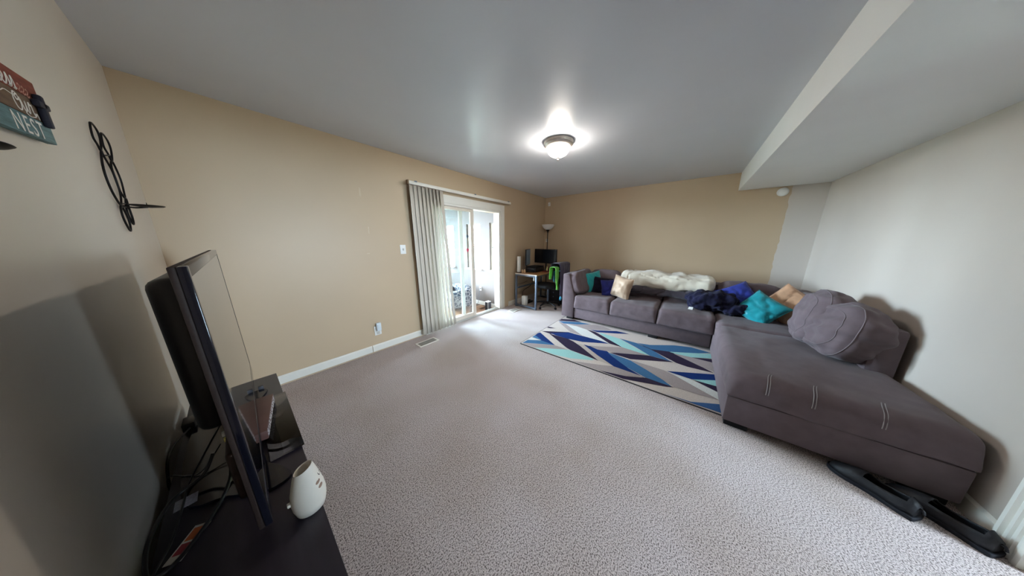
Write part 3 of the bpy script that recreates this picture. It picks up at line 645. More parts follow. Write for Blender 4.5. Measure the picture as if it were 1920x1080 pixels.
def monitor(label, c, rz, w_, h_, zc, screen):
    t = thing('computer_monitor', label, 'monitor', (c[0], c[1], DZT), rz, world=False)
    # local: screen faces -x, width along y
    MB().box(-.012, .02, -w_/2, w_/2, zc-h_/2, zc+h_/2, .006).build('housing', m_black, t, 30, False)
    MB().box(-.0135, -.012, -w_/2+.012, w_/2-.012, zc-h_/2+.018, zc+h_/2-.012).build('screen', screen, t, 0, False)
    MB().tube([(.03, 0, .012), (.03, 0, zc)], .016, 10).build('stand_neck', m_black, t, 60, False)
    MB().prism(rrect(-.08, .11, -.12, .12, .03), .0, .012).build('stand_foot', m_black, t, 40, False)
    return t
m_scr = mat('dark_screen', S(10, 13, 22), .22, .5, noise_s=3, noise_a=.1)
m_scr2 = mat('grey_screen', S(128, 142, 156), .3, .6, noise_s=3, noise_a=.1)
monitor('wide dark monitor facing out from the far end of the desk', (4.50, 2.59), 0, .58, .325, .322, m_scr)
# second monitor, seen almost edge-on
t = thing('computer_monitor', 'second monitor seen edge-on next to the white console', 'monitor', (4.02, 2.755, DZT), math.radians(112), world=False)
MB().box(-.012, .014, -.21, .20, .15, .49, .005).build('housing', m_black, t, 30, False)
MB().box(-.0135, -.012, -.20, .19, .162, .48).build('screen', m_scr2, t, 0, False)
MB().tube([(.025, 0, .01), (.025, 0, .3)], .014, 10).build('stand_neck', m_black, t, 60, False)
MB().prism(rrect(-.07, .08, -.10, .10, .03), .0, .012).build('stand_foot', m_black, t, 40, False)
t = thing('game_console', 'tall white game console standing at the desk end', 'game console', (3.83, 2.82, DZT))
MB().box(3.765, 3.82, 2.800, 2.806, DZT+.012, DZT+.345, .002).box(3.765, 3.82, 2.842, 2.848, DZT+.012, DZT+.345, .002).box(3.758, 3.766, 2.800, 2.848, DZT+.012, DZT+.345, .003).build('white_shell', m_whitep, t, 30)
MB().box(3.768, 3.82, 2.807, 2.841, DZT+.014, DZT+.33).build('core', m_black, t, 0)
MB().lathe([(0, 0), (.06, 0), (.06, .012), (0, .012)], c=(3.80, 2.824, DZT), seg=24).build('base', m_black, t)
for jx, jy, lab in ((3.80, 2.735, 'small tan jar closest to the white console'), (3.83, 2.70, 'small tan jar on the side away from the white console')):
    t = thing('candle_jar', lab, 'jar', (jx, jy, DZT), 0, 'tan jars on the desk')
    MB().lathe([(0, 0), (.020, 0), (.022, .006), (.022, .052), (.018, .058), (0, .058)], c=(jx, jy, DZT), seg=20).build('jar_body', mat('tan_jar', S(196, 160, 124), .4, noise_s=30, noise_a=.1), t)
    MB().lathe([(0, .058), (.019, .058), (.019, .07), (0, .07)], c=(jx, jy, DZT), seg=20).build('lid', mat('jar_lid', S(190, 170, 140), .5), t)
t = thing('printer', 'low black printer in the middle of the desk', 'printer', (4.15, 2.62, DZT))
MB().box(3.98, 4.34, 2.52, 2.79, DZT+.001, DZT+.10, .012).build('body', m_black, t, 40)
MB().box(4.0, 4.34, 2.53, 2.78, DZT+.101, DZT+.125, .008).build('scanner_lid', m_blackm, t, 40)
MB().box(3.90, 3.98, 2.55, 2.74, DZT+.02, DZT+.032, .003).build('paper_tray', m_black, t, 40)
MB().box(3.975, 3.979, 2.56, 2.73, DZT+.062, DZT+.085).build('control_panel', mat('panel_grey', S(70, 76, 84), .3), t, 0)
place(tag(MB().lathe([(0, 0), (.02, 0), (.021, .01), (.019, .06), (.010, .075), (.010, .095), (.013, .097), (.013, .105), (0, .105)], c=(4.36, 2.46, DZT), seg=20).build('small_bottle', mat('pale_bottle', S(190, 180, 130), .3, noise_s=20, noise_a=.1)), 'small pale bottle below the wide dark monitor', 'bottle'))
place(tag(MB().lathe([(0, 0), (.024, 0), (.028, .08), (.025, .08), (.022, .004), (0, .004)], c=(4.42, 2.66, DZT), seg=20).build('drinking_glass', mat('clear_cup', S(180, 180, 176), .2, noise_s=20, noise_a=.05)), 'small grey cup under the left end of the wide monitor', 'cup'))
place(tag(MB().box(4.20, 4.40, 2.36, 2.50, DZT+.001, DZT+.018, .003).build('notebook', mat('maroon_cover', S(92, 40, 36), .6, noise_s=20, noise_a=.1), None, 30), 'maroon notebook lying at the desk front edge', 'notebook'))
# floor lamp
t = thing('floor_lamp', 'black torchiere floor lamp with a white bowl shade behind the desk', 'floor lamp', (4.86, 2.76, 0))
MB().lathe([(0, 0), (.13, 0), (.13, .015), (.03, .03), (.012, .05), (0, .05)], c=(4.86, 2.76, 0), seg=28).build('base', m_black, t)
MB().tube([(4.86, 2.76, .04), (4.86, 2.76, 1.62)], .011, 10).build('pole', m_black, t)
MB().lathe([(0, 1.60), (.014, 1.60), (.03, 1.64), (.05, 1.672), (0, 1.672)], c=(4.86, 2.76, 0), seg=24).build('socket_cone', m_black, t)
MB().lathe([(.045, 1.668), (.09, 1.695), (.13, 1.735), (.152, 1.785), (.148, 1.787), (.125, 1.74), (.085, 1.702), (.0, 1.68)], c=(4.86, 2.76, 0), seg=36).build('bowl_shade', mat('frosted_bowl', S(226, 222, 216), .45, .4, noise_s=5, noise_a=.03), t)
# office chair with clothes
CX, CY = 4.10, 2.27
t = thing('office_chair', 'black office chair pushed under the desk, clothes on its back', 'chair', (CX, CY, 0))
hub = MB().lathe([(0, .07), (.03, .07), (.035, .12), (.028, .13), (0, .13)], c=(CX, CY, 0), seg=16)
hub.build('hub', m_black, t)
for k_ in range(5):
    a = 2*math.pi*k_/5+.55; ex, ey = CX+.27*math.cos(a), CY+.27*math.sin(a)
    lg = MB().tube([(CX, CY, .11), (CX+.14*math.cos(a), CY+.14*math.sin(a), .10), (ex, ey, .075)], [.024, .020, .014], 8).build('base_arm', m_black, t, 60)
    MB().lathe([(0, -.012), (.026, -.012), (.028, 0), (.026, .012), (0, .012)], seg=16, M=frameM((ex, ey, .029), (math.sin(a), -math.cos(a), 0))).build('caster', m_blackm, lg)
MB().tube([(CX, CY, .13), (CX, CY, .42)], .022, 10).build('gas_lift', m_steel, t)
MB().soft((CX, CY+.03, .47), (.46, .46, .09), 4, 10).build('seat', m_blackm, t, 80)
MB().tube(smooth_path([(CX, CY-.05, .42), (CX, CY-.27, .43), (CX, CY-.30, .55), (CX, CY-.29, .70)], 5), .016, 8).build('back_bar', m_black, t, 60)
MB().soft((CX, CY-.26, .73), (.40, .055, .40), 4, 10).build('backrest', m_blackm, t, 80)
def drape(name, m, label, x0, x1, y, ztop, front, back, fold, seed, cat='jacket', dy=.055, nx=34, nv=40):
    # cloth folded over the chair back: runs from the outer hem up, over the top edge and down inside
    vs = []; fs = []
    L_ = front+back+.10
    for i in range(nx+1):
        u = i/nx; x = x0+(x1-x0)*u
        for j in range(nv+1):
            s_ = j/nv*L_
            if s_ < front: yy, zz = y-dy, ztop-front+s_
            elif s_ < front+.10: a = (s_-front)/.10*math.pi; yy, zz = y-dy*math.cos(a), ztop+.03*math.sin(a)
            else: yy, zz = y+dy, ztop-(s_-front-.10)
            drop = max(0, ztop-zz)
            k_ = min(1, drop*3)
            fo = fold*k_*math.sin(u*14+seed+1.3*noise.noise(Vector((u*3, seed, drop*2))))+.02*noise.noise(Vector((u*6, drop*5, seed)))
            sg = -1 if yy < y else 1
            xx = x+.04*k_*noise.noise(Vector((u*2, drop*3, seed+5)))+(.5-u)*.10*k_
            hem = .06*noise.noise(Vector((u*3.2, seed*2, 1))) if j in (0, 1, nv, nv-1) else 0
            vs.append((xx, yy+sg*(.012+abs(fo)), zz+hem))
    for i in range(nx):
        for j in range(nv): b_ = i*(nv+1)+j; fs.append((b_, b_+1, b_+nv+2, b_+nv+1))
    o = MB().add(vs, fs).build(name, m, None, 80); so = o.modifiers.new('s', 'SOLIDIFY'); so.thickness = .008
    return place(tag(o, label, cat))
drape('draped_jacket', fab('lime_fabric', S(96, 168, 62), .2, .7, .15, 20, .6), 'lime green jacket hanging on the left of the office chair back', 3.79, 3.93, CY-.255, .885, .42, .22, .022, 1.0, nx=20)
drape('draped_jacket', fab('charcoal_fabric', S(66, 60, 76), .2, .85, .12, 20, .5), 'dark charcoal jacket hanging over the office chair back', 3.87, 4.33, CY-.27, .955, .62, .3, .03, 3.0, dy=.085)
drape('draped_cloth', fab('sky_blue_fabric', S(70, 170, 200), .2, .8, .15, 20, .5), 'light blue cloth hem hanging below the charcoal jacket', 3.95, 4.01, CY-.275, .80, .56, .2, .012, 5.0, 'cloth', dy=.068, nx=12)
# under the desk
t = thing('wifi_router', 'upright white router standing on the carpet under the desk', 'router', (3.86, 2.70, 0))
MB().box(3.80, 3.90, 2.645, 2.755, .012, .225, .018, 3).build('body', m_whitep, t, 40)
MB().box(3.81, 3.89, 2.655, 2.745, 0, .013, .002).build('base', mat('router_base', S(180, 180, 178), .5), t, 30)
t = thing('computer_tower', 'black computer case on the carpet beside the office chair', 'computer', (4.55, 2.28, 0))
MB().box(4.42, 4.70, 2.06, 2.45, .003, .34, .008).build('case', m_black, t, 30)
MB().box(4.415, 4.42, 2.09, 2.42, .03, .31).build('front_grille', m_blackm, t, 0)
for q in (.16, .26): MB().lathe([(0, 0), (.014, 0), (.014, .004), (0, .004)], seg=16, M=frameM((4.415, 2.30, q), (-1, 0, 0))).build('knob', m_steel, t)
t = thing('power_strip', 'black power strip on the carpet behind the white router', 'power strip', (4.05, 2.74, 0))
MB().box(3.95, 4.22, 2.72, 2.77, .002, .04, .006).build('body', m_black, t, 40)
MB().box(4.0, 4.04, 2.73, 2.76, .041, .075, .004).build('plug', m_blackm, t, 40)
MB().box(4.08, 4.13, 2.728, 2.764, .041, .085, .004).build('plug', m_blackm, t, 40)
def cable(name, pts, r, label, m=None, k=6): return place(tag(MB().tube(smooth_path(pts, k), r, 6).build(name, m or m_black, None, 80), label, 'cable'))
cable('power_cable', [(3.80, 2.88, .70), (3.76, 2.89, .45), (3.75, 2.90, .2), (3.78, 2.85, .02), (3.95, 2.78, .02)], .004, 'thin black cable hanging by the back leg of the desk')
cable('power_cable', [(3.78, 2.83, .48), (3.95, 2.87, .46), (4.15, 2.84, .50)], .004, 'thin black cable looping under the desk rail')
cable('power_cable', [(3.86, 2.78, .06), (3.98, 2.84, .28), (4.2, 2.80, .38), (4.4, 2.84, .5)], .006, 'black cable rising from the power strip behind the router')
cable('power_cable', [(3.80, 2.87, .05), (3.70, 2.66, .008), (3.64, 2.55, .008), (3.66, 2.42, .008), (3.72, 2.36, .008)], .004, 'thin grey cable lying on the carpet before the desk', mat('grey_cord', S(130, 134, 140), .6))

# ------------------------------------------------------------------ television, stand and what lies on it
m_ebony = mat('black_brown_laminate', S(40, 34, 42), .34, .45, noise_s=5, noise_a=.2, stretch=(8, 1, 1))
SXF, SXB, SY0, SY1, STZ = .056, -.285, .30, 2.13, .50
t = thing('tv_stand', 'long low black-brown television stand along the tan wall', 'tv stand', (-.11, 1.2, 0))
MB().box(SXB, SXF, SY0, SY1, STZ-.03, STZ, .002).build('top', m_ebony, t, 30)
MB().box(SXB+.01, SXF-.005, SY1-.03, SY1-.002, 0, STZ-.031).build('side_panel', m_ebony, t, 0)
MB().box(SXB+.01, SXF-.005, SY0+.002, SY0+.03, 0, STZ-.031).build('side_panel', m_ebony, t, 0)
MB().box(SXB+.01, SXF-.02, 1.2, 1.225, .06, STZ-.031).build('divider', m_ebony, t, 0)
MB().box(SXB+.01, SXF-.006, SY0+.03, SY1-.03, 0, .06).build('plinth', m_ebony, t, 0)
MB().box(SXB+.012, SXB+.018, SY0+.03, SY1-.03, .06, STZ-.031).build('back_panel', m_ebony, t, 0)
MB().box(SXB+.02, SXF-.02, SY0+.03, 1.2, .26, .278).build('shelf', m_ebony, t, 0)
MB().box(SXB+.02, SXF-.02, 1.225, SY1-.03, .26, .278).build('shelf', m_ebony, t, 0)
# television (local frame: +x screen normal, y along width, z up; origin at bottom near front edge)
TVW, TVH = 1.275, .785
tv_ang = math.atan2(-.012, 1.27)
t = thing('television', 'large black flat television seen edge-on on the stand', 'television', (-.062, .885, STZ), tv_ang, world=False)
m_gloss = mat('piano_black', S(20, 22, 34), .10, .5, noise_s=5, noise_a=.1)
m_tvback = mat('tv_back_plastic', S(56, 45, 42), .55, .3, noise_s=80, noise_a=.15)
def screen_mat():
    m = mat('glossy_screen', S(12, 14, 20), .035, .9); return m
tilt = Matrix.Translation((0, 0, .06)) @ Matrix.Rotation(math.radians(-1.0), 4, 'Y')
mb = MB().box(-.020, -.0085, 0, TVW, 0, TVH, .003, 2, tilt); mb.build('side_shell', m_tvback, t, 30, False)
bez = MB().box(-.008, .0075, 0, .024, 0, TVH, .002, 2, tilt).box(-.008, .0075, TVW-.024, TVW, 0, TVH, .002, 2, tilt).box(-.008, .0075, .024, TVW-.024, TVH-.026, TVH, .002, 2, tilt).box(-.008, .0075, .024, TVW-.024, 0, .06, .002, 2, tilt)
bez.build('bezel', m_gloss, t, 30, False)
MB().box(-.007, .0065, .0245, TVW-.0245, .0605, TVH-.0265, 0, 2, tilt).build('screen', screen_mat(), t, 0, False)
MB().box(-.100, -.0205, .28, TVW-.18, .215, TVH-.05, .03, 4, tilt).build('rear_housing', m_black, t, 40, False)
lowb = MB().box(-.050, -.0205, .12, TVW-.12, .03, .21, .014, 3, tilt).build('port_housing', m_tvback, t, 40, False)
for q, col in ((.205, S(220, 220, 214)), (.180, S(220, 214, 120)), (.155, S(214, 60, 50))):
    MB().lathe([(.004, 0), (.0085, 0), (.0085, .006), (.004, .006), (.004, 0)], seg=14, M=tilt @ frameM((-.0505, .30-q*.2, q), (-1, 0, 0))).build('av_jack', mat('jack_%d' % int(q*1000), col, .4), t, 50, False)
MB().box(-.0515, -.050, .16, .22, .07, .12, 0, 2, tilt).build('rating_label', mat('label_olive', S(110, 100, 70), .6), t, 0, False)
MB().box(-.0515, -.050, .30, .36, .14, .17, 0, 2, tilt).build('rating_label', mat('label_grey', S(120, 118, 122), .6), t, 0, False)
MB().prism([(-.055, .56), (-.020, .56), (-.020, .72), (-.055, .72)], .013, .20).build('stand_neck', m_black, t, 30, False)
inv = Matrix.Rotation(-tv_ang, 4, 'Z') @ Matrix.Translation((.062, -.885, -STZ))
base = smooth_path([(x, y, 0) for x, y in ((-.25, 1.27), (-.15, 1.17), (-.06, 1.087), (.006, 1.10), (-.02, 1.19), (-.05, 1.26), (-.055, 1.50), (-.05, 1.75), (-.0, 1.90), (-.06, 1.93), (-.15, 1.86), (-.25, 1.76))], 4, True)
MB().prism([(p.x, p.y) for p in base], STZ+.001, STZ+.013, M=inv).build('base_plate', m_gloss, t, 40, False)
# smoked glass panel lying on the stand with a book on it
m_smoke = glass_mat('smoked_glass', (.42, .42, .46, 1), 1.0)
place(tag(MB().box(-.042, .064, 1.238, 1.79, STZ+.004, STZ+.014, .002).build('glass_panel', m_smoke, None, 30), 'smoked glass panel lying on the television stand', 'glass panel'))
bk = thing('boxed_book', 'brown boxed book lying askew on the smoked glass panel', 'book', (-.035, 1.57, STZ+.015), math.radians(-8), world=False)
MB().box(-.045, .028, -.175, .165, 0, .042, .002).build('cover', mat('brown_cover', S(96, 66, 60), .5, noise_s=10, noise_a=.15), bk, 30, False)
def lettered():
    m = mat('white_lettering', S(215, 214, 218), .6)
    nt = m.node_tree; N = nt.nodes; L = nt.links; b = N['Principled BSDF']
    tc = N.new('ShaderNodeTexCoord'); v = N.new('ShaderNodeTexVoronoi'); v.inputs['Scale'].default_value = 110; L.new(tc.outputs['Object'], v.inputs['Vector'])
    r = N.new('ShaderNodeValToRGB'); r.color_ramp.elements[0].position = .35; r.color_ramp.elements[0].color = S(222, 222, 226); r.color_ramp.elements[1].position = .5; r.color_ramp.elements[1].color = S(110, 90, 90)
    L.new(v.outputs['Distance'], r.inputs[0]); L.new(r.outputs[0], b.inputs['Base Color']); return m
MB().box(.0282, .0288, -.165, .155, .004, .038).build('spine_print', lettered(), bk, 0, False)
place(tag(MB().box(-.035, -.012, 1.93, 1.955, STZ+.001, STZ+.03, .003).box(-.033, -.014, 1.955, 1.975, STZ+.001, STZ+.012, .002).build('usb_adapter', mat('adapter_plastic', S(60, 60, 66), .4, noise_s=20, noise_a=.1), None, 30), 'tiny dark adapter on the stand behind the brown book', 'adapter'))
# white cone-shaped scent warmer
WX, WY = .030, .905
t = thing('scent_warmer', 'white cone-shaped scent warmer with leaf cut-outs on the stand edge', 'scent warmer', (WX, WY, STZ))
mb = MB(); prof = [(.030, 0), (.038, .006), (.0435, .03), (.0455, .055), (.043, .085), (.037, .115), (.030, .145), (.024, .165)]
seg = 40; vs = []; fs = []
def rim(r, z, a):
    return (WX+r*math.cos(a), WY+r*math.sin(a), STZ+.001+z*(1+.06*(z/.165)*math.cos(a+.3)))
prof_in = [(.021, .163), (.020, .150), (.019, .130), (0, .130)]
allp = [(0, 0)]+prof+prof_in
for r_, z_ in allp:
    for k_ in range(seg): vs.append(rim(r_, z_, 2*math.pi*k_/seg))
for i in range(len(allp)-1):
    for k_ in range(seg): fs.append((i*seg+k_, i*seg+(k_+1) % seg, (i+1)*seg+(k_+1) % seg, (i+1)*seg+k_))
m_warm = mat('ivory_plastic', S(226, 220, 208), .5, .4, noise_s=20, noise_a=.02)
MB().add(vs, fs).build('body', m_warm, t, 50)
MB().lathe([(0, .1305), (.008, .1305), (.008, .134), (.004, .134), (0, .1315)], c=(WX-.004, WY, STZ), seg=16).build('fragrance_port', mat('tan_port', S(170, 140, 118), .6), t)
def rad(z):
    for (r0, z0), (r1, z1) in zip(prof, prof[1:]):
        if z0 <= z <= z1: return r0+(r1-r0)*(z-z0)/(z1-z0)
    return .03
for az, z_, ln, tl, col in ((-.35, .128, .022, 80, 'dark'), (-.85, .108, .017, 20, 'tan'), (-.78, .090, .017, 20, 'tan'), (.1, .100, .016, 60, 'dark')):
    r_ = rad(z_); a = az; c_ = (WX+(r_-.0012)*math.cos(a), WY+(r_-.0012)*math.sin(a), STZ+z_)
    leafp = [(ln/2*math.cos(q)*(1), .32*ln*math.sin(q)) for q in [2*math.pi*i/14 for i in range(14)]]
    MB().prism(leafp, 0, .0022, M=frameM(c_, (math.cos(a), math.sin(a), .25), (0, 0, 1), math.radians(tl))).build('leaf_cutout', mat('cutout_'+col, S(58, 52, 50) if col == 'dark' else S(150, 124, 108), .8), t, 0)
MB().box(WX-.052, WX-.040, WY-.008, WY+.006, STZ+.058, STZ+.068, .002).build('switch_button', m_warm, t, 40)
# things behind the television
t = thing('power_adapter', 'black power adapter at the back edge of the television stand', 'adapter', (-.262, 1.80, STZ))
MB().box(-.283, -.245, 1.76, 1.84, STZ+.001, STZ+.045, .006).build('body', m_black, t, 40)
MB().tube(smooth_path([(-.265, 1.84, STZ+.02), (-.268, 1.87, STZ+.02), (-.27, 1.9, STZ+.005)], 4), .004, 6).build('lead', m_black, t, 60)
cable('power_cable', [(-.262, 1.76, STZ+.02), (-.295, 1.62, STZ+.03), (-.300, 1.50, STZ+.0), (-.298, 1.42, .35), (-.297, 1.40, .15)], .004, 'thin black cable falling behind the stand from the power adapter')
cable('power_cable', [(-.17, 1.33, .60), (-.20, 1.30, .55), (-.265, 1.27, .53), (-.288, 1.15, .535), (-.29, 1.07, .525), (-.277, 1.01, .512), (-.235, 1.03, .507), (-.17, 1.15, .508), (-.14, 1.25, .53), (-.135, 1.30, .6)], .0055, 'thick black cable looping out over the back edge of the stand')
cable('power_cable', [(-.15, 1.50, .62), (-.20, 1.42, .56), (-.235, 1.33, .525), (-.245, 1.22, .515), (-.255, 1.1, .512), (-.278, 1.0, .512), (-.297, .97, .44), (-.298, .96, .2)], .003, 'thin black cable running under the thick loop behind the television')
cable('antenna_wire', [(-.16, 1.44, .56), (-.21, 1.37, .522), (-.25, 1.40, .515), (-.296, 1.45, .50), (-.299, 1.45, .3)], .0022, 'hair-thin dark wire near the television base')
place(tag(MB().box(-.262, -.215, 1.225, 1.275, STZ+.0135, STZ+.0142).build('paper_label', mat('grey_label', S(150, 146, 156), .7, noise_s=150, noise_a=.25), None, 0), 'grey printed label on the back corner of the television base', 'label'))
fm = mat('flyer_print', S(222, 214, 206), .6)
fl2 = thing('paper_flyer', 'small white and orange paper flyer at the back edge of the stand', 'flyer', (-.225, 1.075, STZ+.001), math.radians(-30), world=False)
MB().box(-.018, .018, -.05, .05, .0, .0012).build('sheet', fm, fl2, 0, False)
MB().box(-.014, .010, .006, .042, .0013, .0016).build('orange_print', mat('orange_ink', S(206, 110, 60), .6), fl2, 0, False)
MB().box(-.014, .012, -.03, .0, .0013, .0016).build('red_print', mat('red_ink', S(170, 70, 76), .6), fl2, 0, False)

# ------------------------------------------------------------------ wall decor above the television
m_iron = mat('black_iron', S(22, 20, 20), .5, .4, metal=.4, noise_s=60, noise_a=.2)
def leaf_pts(p0, p1, w_, bulge=.5, x=-.303, n=16):
    p0 = Vector((x, *p0)); p1 = Vector((x, *p1)); d_ = p1-p0; nn = Vector((0, -d_.z, d_.y)).normalized(); out = []
    for i in range(n): f = i/n; out.append(p0+d_*f+nn*w_/2*math.sin(math.pi*f))
    for i in range(n): f = 1-i/n; out.append(p0+d_*f-nn*w_/2*math.sin(math.pi*f))
    return out
def sconce(label, y0, dish):
    t = thing('candle_sconce', label, 'candle sconce', (-.30, y0, 1.447), 0, 'black wire candle sconces')
    dy = y0-2.25
    loops = [[(2.185, 1.916), (2.251, 1.906), (2.259, 1.867), (2.204, 1.806), (2.178, 1.825), (2.148, 1.853)],
        [(2.318, 1.908), (2.39, 1.895), (2.4, 1.852), (2.341, 1.787), (2.314, 1.814), (2.278, 1.844)],
        [(2.207, 1.807), (2.151, 1.743), (2.132, 1.681), (2.151, 1.618), (2.212, 1.568), (2.257, 1.595), (2.288, 1.64), (2.287, 1.69), (2.275, 1.738), (2.216, 1.788)],
        [(2.339, 1.789), (2.377, 1.751), (2.391, 1.701), (2.37, 1.644), (2.349, 1.613), (2.299, 1.641), (2.294, 1.696), (2.29, 1.75)],
        [(2.221, 1.566), (2.186, 1.528), (2.193, 1.483), (2.234, 1.444), (2.269, 1.481), (2.264, 1.523)],
        [(2.361, 1.614), (2.363, 1.568), (2.365, 1.513), (2.34, 1.48), (2.307, 1.51), (2.302, 1.552)]]
    for lp in loops: MB().tube(smooth_path([(-.303, a+dy, b_) for a, b_ in lp], 5, True), .0036, 6, True).build('wire_loop', m_iron, t, 60)
    for lp in ([(2.212, 1.787), (2.328, 1.812), (2.334, 1.791)], [(2.228, 1.576), (2.31, 1.582)], [(2.204, 1.557), (2.325, 1.567)], [(2.349, 1.613), (2.345, 1.593), (2.328, 1.569)]):
        MB().tube([(-.303, a+dy, b_) for a, b_ in lp], .0032, 6).build('cross_wire', m_iron, t, 60)
    for yy, zz in ((2.24, 1.79), (2.31, 1.57)): MB().tube([(XT, yy+dy, zz), (-.303, yy+dy, zz)], .004, 6).build('wall_pin', m_iron, t, 60)
    dx_, dyy, dz_ = dish
    MB().tube(smooth_path([(-.303, 2.30+dy, 1.568), (-.28, (2.30+dy+dyy)/2, dz_-.012), (dx_, dyy, dz_-.004)], 5), .004, 6).build('arm', m_iron, t, 60)
    MB().lathe([(0, -.006), (.015, -.006), (.05, 0), (.056, .004), (.054, .006), (.048, .003), (.0, -.002)], c=(dx_, dyy, dz_), seg=28).build('candle_dish', m_iron, t)
    MB().tube([(dx_, dyy, dz_), (dx_, dyy, dz_+.02)], [.003, .001], 6).build('candle_spike', m_iron, t)
sconce('black wire candle sconce with looped leaves in the wall corner', 2.25, (-.247, 2.345, 1.578))
sconce('black wire candle sconce cut off at the left edge below the nest sign', .84, (-.262, .945, 1.558))
# wooden sign
t = thing('wooden_sign', 'rustic three-plank wooden sign reading bless our nest', 'sign', (XT+.002, 1.408, 1.757), 0, world=False)
t.rotation_euler = (math.radians(4.6), 0, 0)
W2, H2 = .19, .082
m_p = [mat('plank_red', S(128, 66, 52), .75, .2, noise_s=18, noise_a=.25, stretch=(1, 1, 6)), mat('plank_brown', S(112, 90, 72), .75, .2, noise_s=18, noise_a=.2, stretch=(1, 1, 6)), mat('plank_teal', S(98, 124, 126), .75, .2, noise_s=18, noise_a=.25, stretch=(1, 1, 6))]
for i in range(3):
    z1 = H2-i*2*H2/3; MB().box(.006, .022, -W2, W2, z1-2*H2/3+.0012, z1, .0015).build('plank', m_p[i], t, 30, False)
for yy in (-.12, .12): MB().box(0, .006, yy-.02, yy+.02, -H2+.01, H2-.01).build('batten', mat('batten_wood', S(84, 40, 40), .7), t, 0, False)
m_ink = mat('white_sign_paint', S(232, 226, 218), .7)
def stroke(pts, w_, name='lettering', m=m_ink):
    p = smooth_path([(.0226, a, b_) for a, b_ in pts], 6); vs = []; fs = []
    for i, q in enumerate(p):
        a = p[max(0, i-1)]; b_ = p[min(len(p)-1, i+1)]; d_ = (b_-a).normalized(); n_ = Vector((0, -d_.z, d_.y))
        k_ = w_*(.65+.55*abs(d_.z)); vs += [q+n_*k_, q-n_*k_]
        if i: fs.append((2*i-2, 2*i-1, 2*i+1, 2*i))
    o = MB().add(vs, fs).build(name, m, t, 0, False); so = o.modifiers.new('s', 'SOLIDIFY'); so.thickness = .0006; so.offset = 0
    return o
def loc(u0, v0, sc_, pts): return [(u0+a*sc_, v0+b_*sc_) for a, b_ in pts]
l_ = [(0, .1), (.35, .6), (.55, 1.3), (.45, 1.6), (.3, 1.3), (.35, .4), (.5, .02), (.75, .1)]
b_l = [(0, .1), (.3, .6), (.5, 1.3), (.4, 1.6), (.25, 1.3), (.25, .3), (.4, .0), (.65, .15), (.65, .5), (.45, .6), (.8, .5)]
e_l = [(0, .1), (.3, .3), (.5, .55), (.4, .75), (.2, .55), (.25, .15), (.5, .0), (.75, .15)]
s_l = [(0, .1), (.25, .4), (.4, .85), (.6, .4), (.5, .05), (.25, .02), (.5, .0), (.8, .15)]
x0 = -.060; sc_ = .033; base_z = H2-.050
for g, adv in ((b_l, .75), (l_, .7), (e_l, .7), (s_l, .72), (s_l, .75)):
    stroke(loc(x0, base_z, sc_, g), .0022); x0 += adv*sc_
m_swirl = mat('pale_red_sign_paint', S(190, 140, 122), .7)
for q in range(3):
    stroke(loc(x0+.012+q*.019, base_z+.004-.002*q, .018, [(0, .6), (.3, .9), (.6, .6), (.3, .2), (-.1, .0), (.2, -.3), (.7, .0)]), .0012, 'swirl', m_swirl)
o_l = [(.9, 1.15), (.35, 1.25), (0, .7), (.2, .1), (.75, .0), (1.1, .5), (.85, 1.1), (.4, 1.0), (.6, .7), (1.2, 1.0)]
u_l = [(0, .9), (.15, .3), (.35, .02), (.6, .3), (.75, .9), (.75, .3), (.95, .02), (1.15, .2)]
r_l = [(0, .1), (.2, .8), (.35, .95), (.45, .75), (.7, .8), (.7, .3), (.9, -.02), (1.1, .25)]
x0 = .012; sc_ = .031; base_z = H2/3-.046
stroke([(-.17, base_z+.022), (-.14, base_z+.034), (-.10, base_z+.014), (-.05, base_z+.022), (-.02, base_z+.032), (.02, base_z+.028)], .0013)
for g, adv in ((o_l, 1.2), (u_l, 1.1), (r_l, 1.0)): stroke(loc(x0, base_z, sc_, g), .0020); x0 += adv*sc_
stroke([(.055, base_z-.002), (.075, base_z-.008), (.11, base_z-.002), (.125, base_z+.008), (.13, base_z-.006)], .0013)
fc = bpy.data.curves.new('nest_text', 'FONT'); fc.body = 'NEST'; fc.size = .062; fc.extrude = .0004; fc.space_character = 1.25
fo = bpy.data.objects.new('nest_text', fc); C.objects.link(fo)
bpy.context.view_layer.update()
me = bpy.data.meshes.new_from_object(fo.evaluated_get(bpy.context.evaluated_depsgraph_get())); bpy.data.objects.remove(fo)
me.transform(Matrix.Translation((.0228, -.045, -H2+.006)) @ Matrix(((0, 0, 1, 0), (1, 0, 0, 0), (0, 1, 0, 0), (0, 0, 0, 1))))
me.materials.clear(); me.materials.append(m_ink)
lt = bpy.data.objects.new('lettering', me); C.objects.link(lt); lt.parent = t
crs = MB().box(.023, .036, .135, .155, -.040, .045, .004).box(.023, .036, .112, .178, .010, .028, .004)
o = crs.build('cross_ornament', mat('dark_navy_wood', S(34, 34, 48), .6, noise_s=20, noise_a=.2), t, 30, False); o['label'] = 'dark navy cross on the sign'

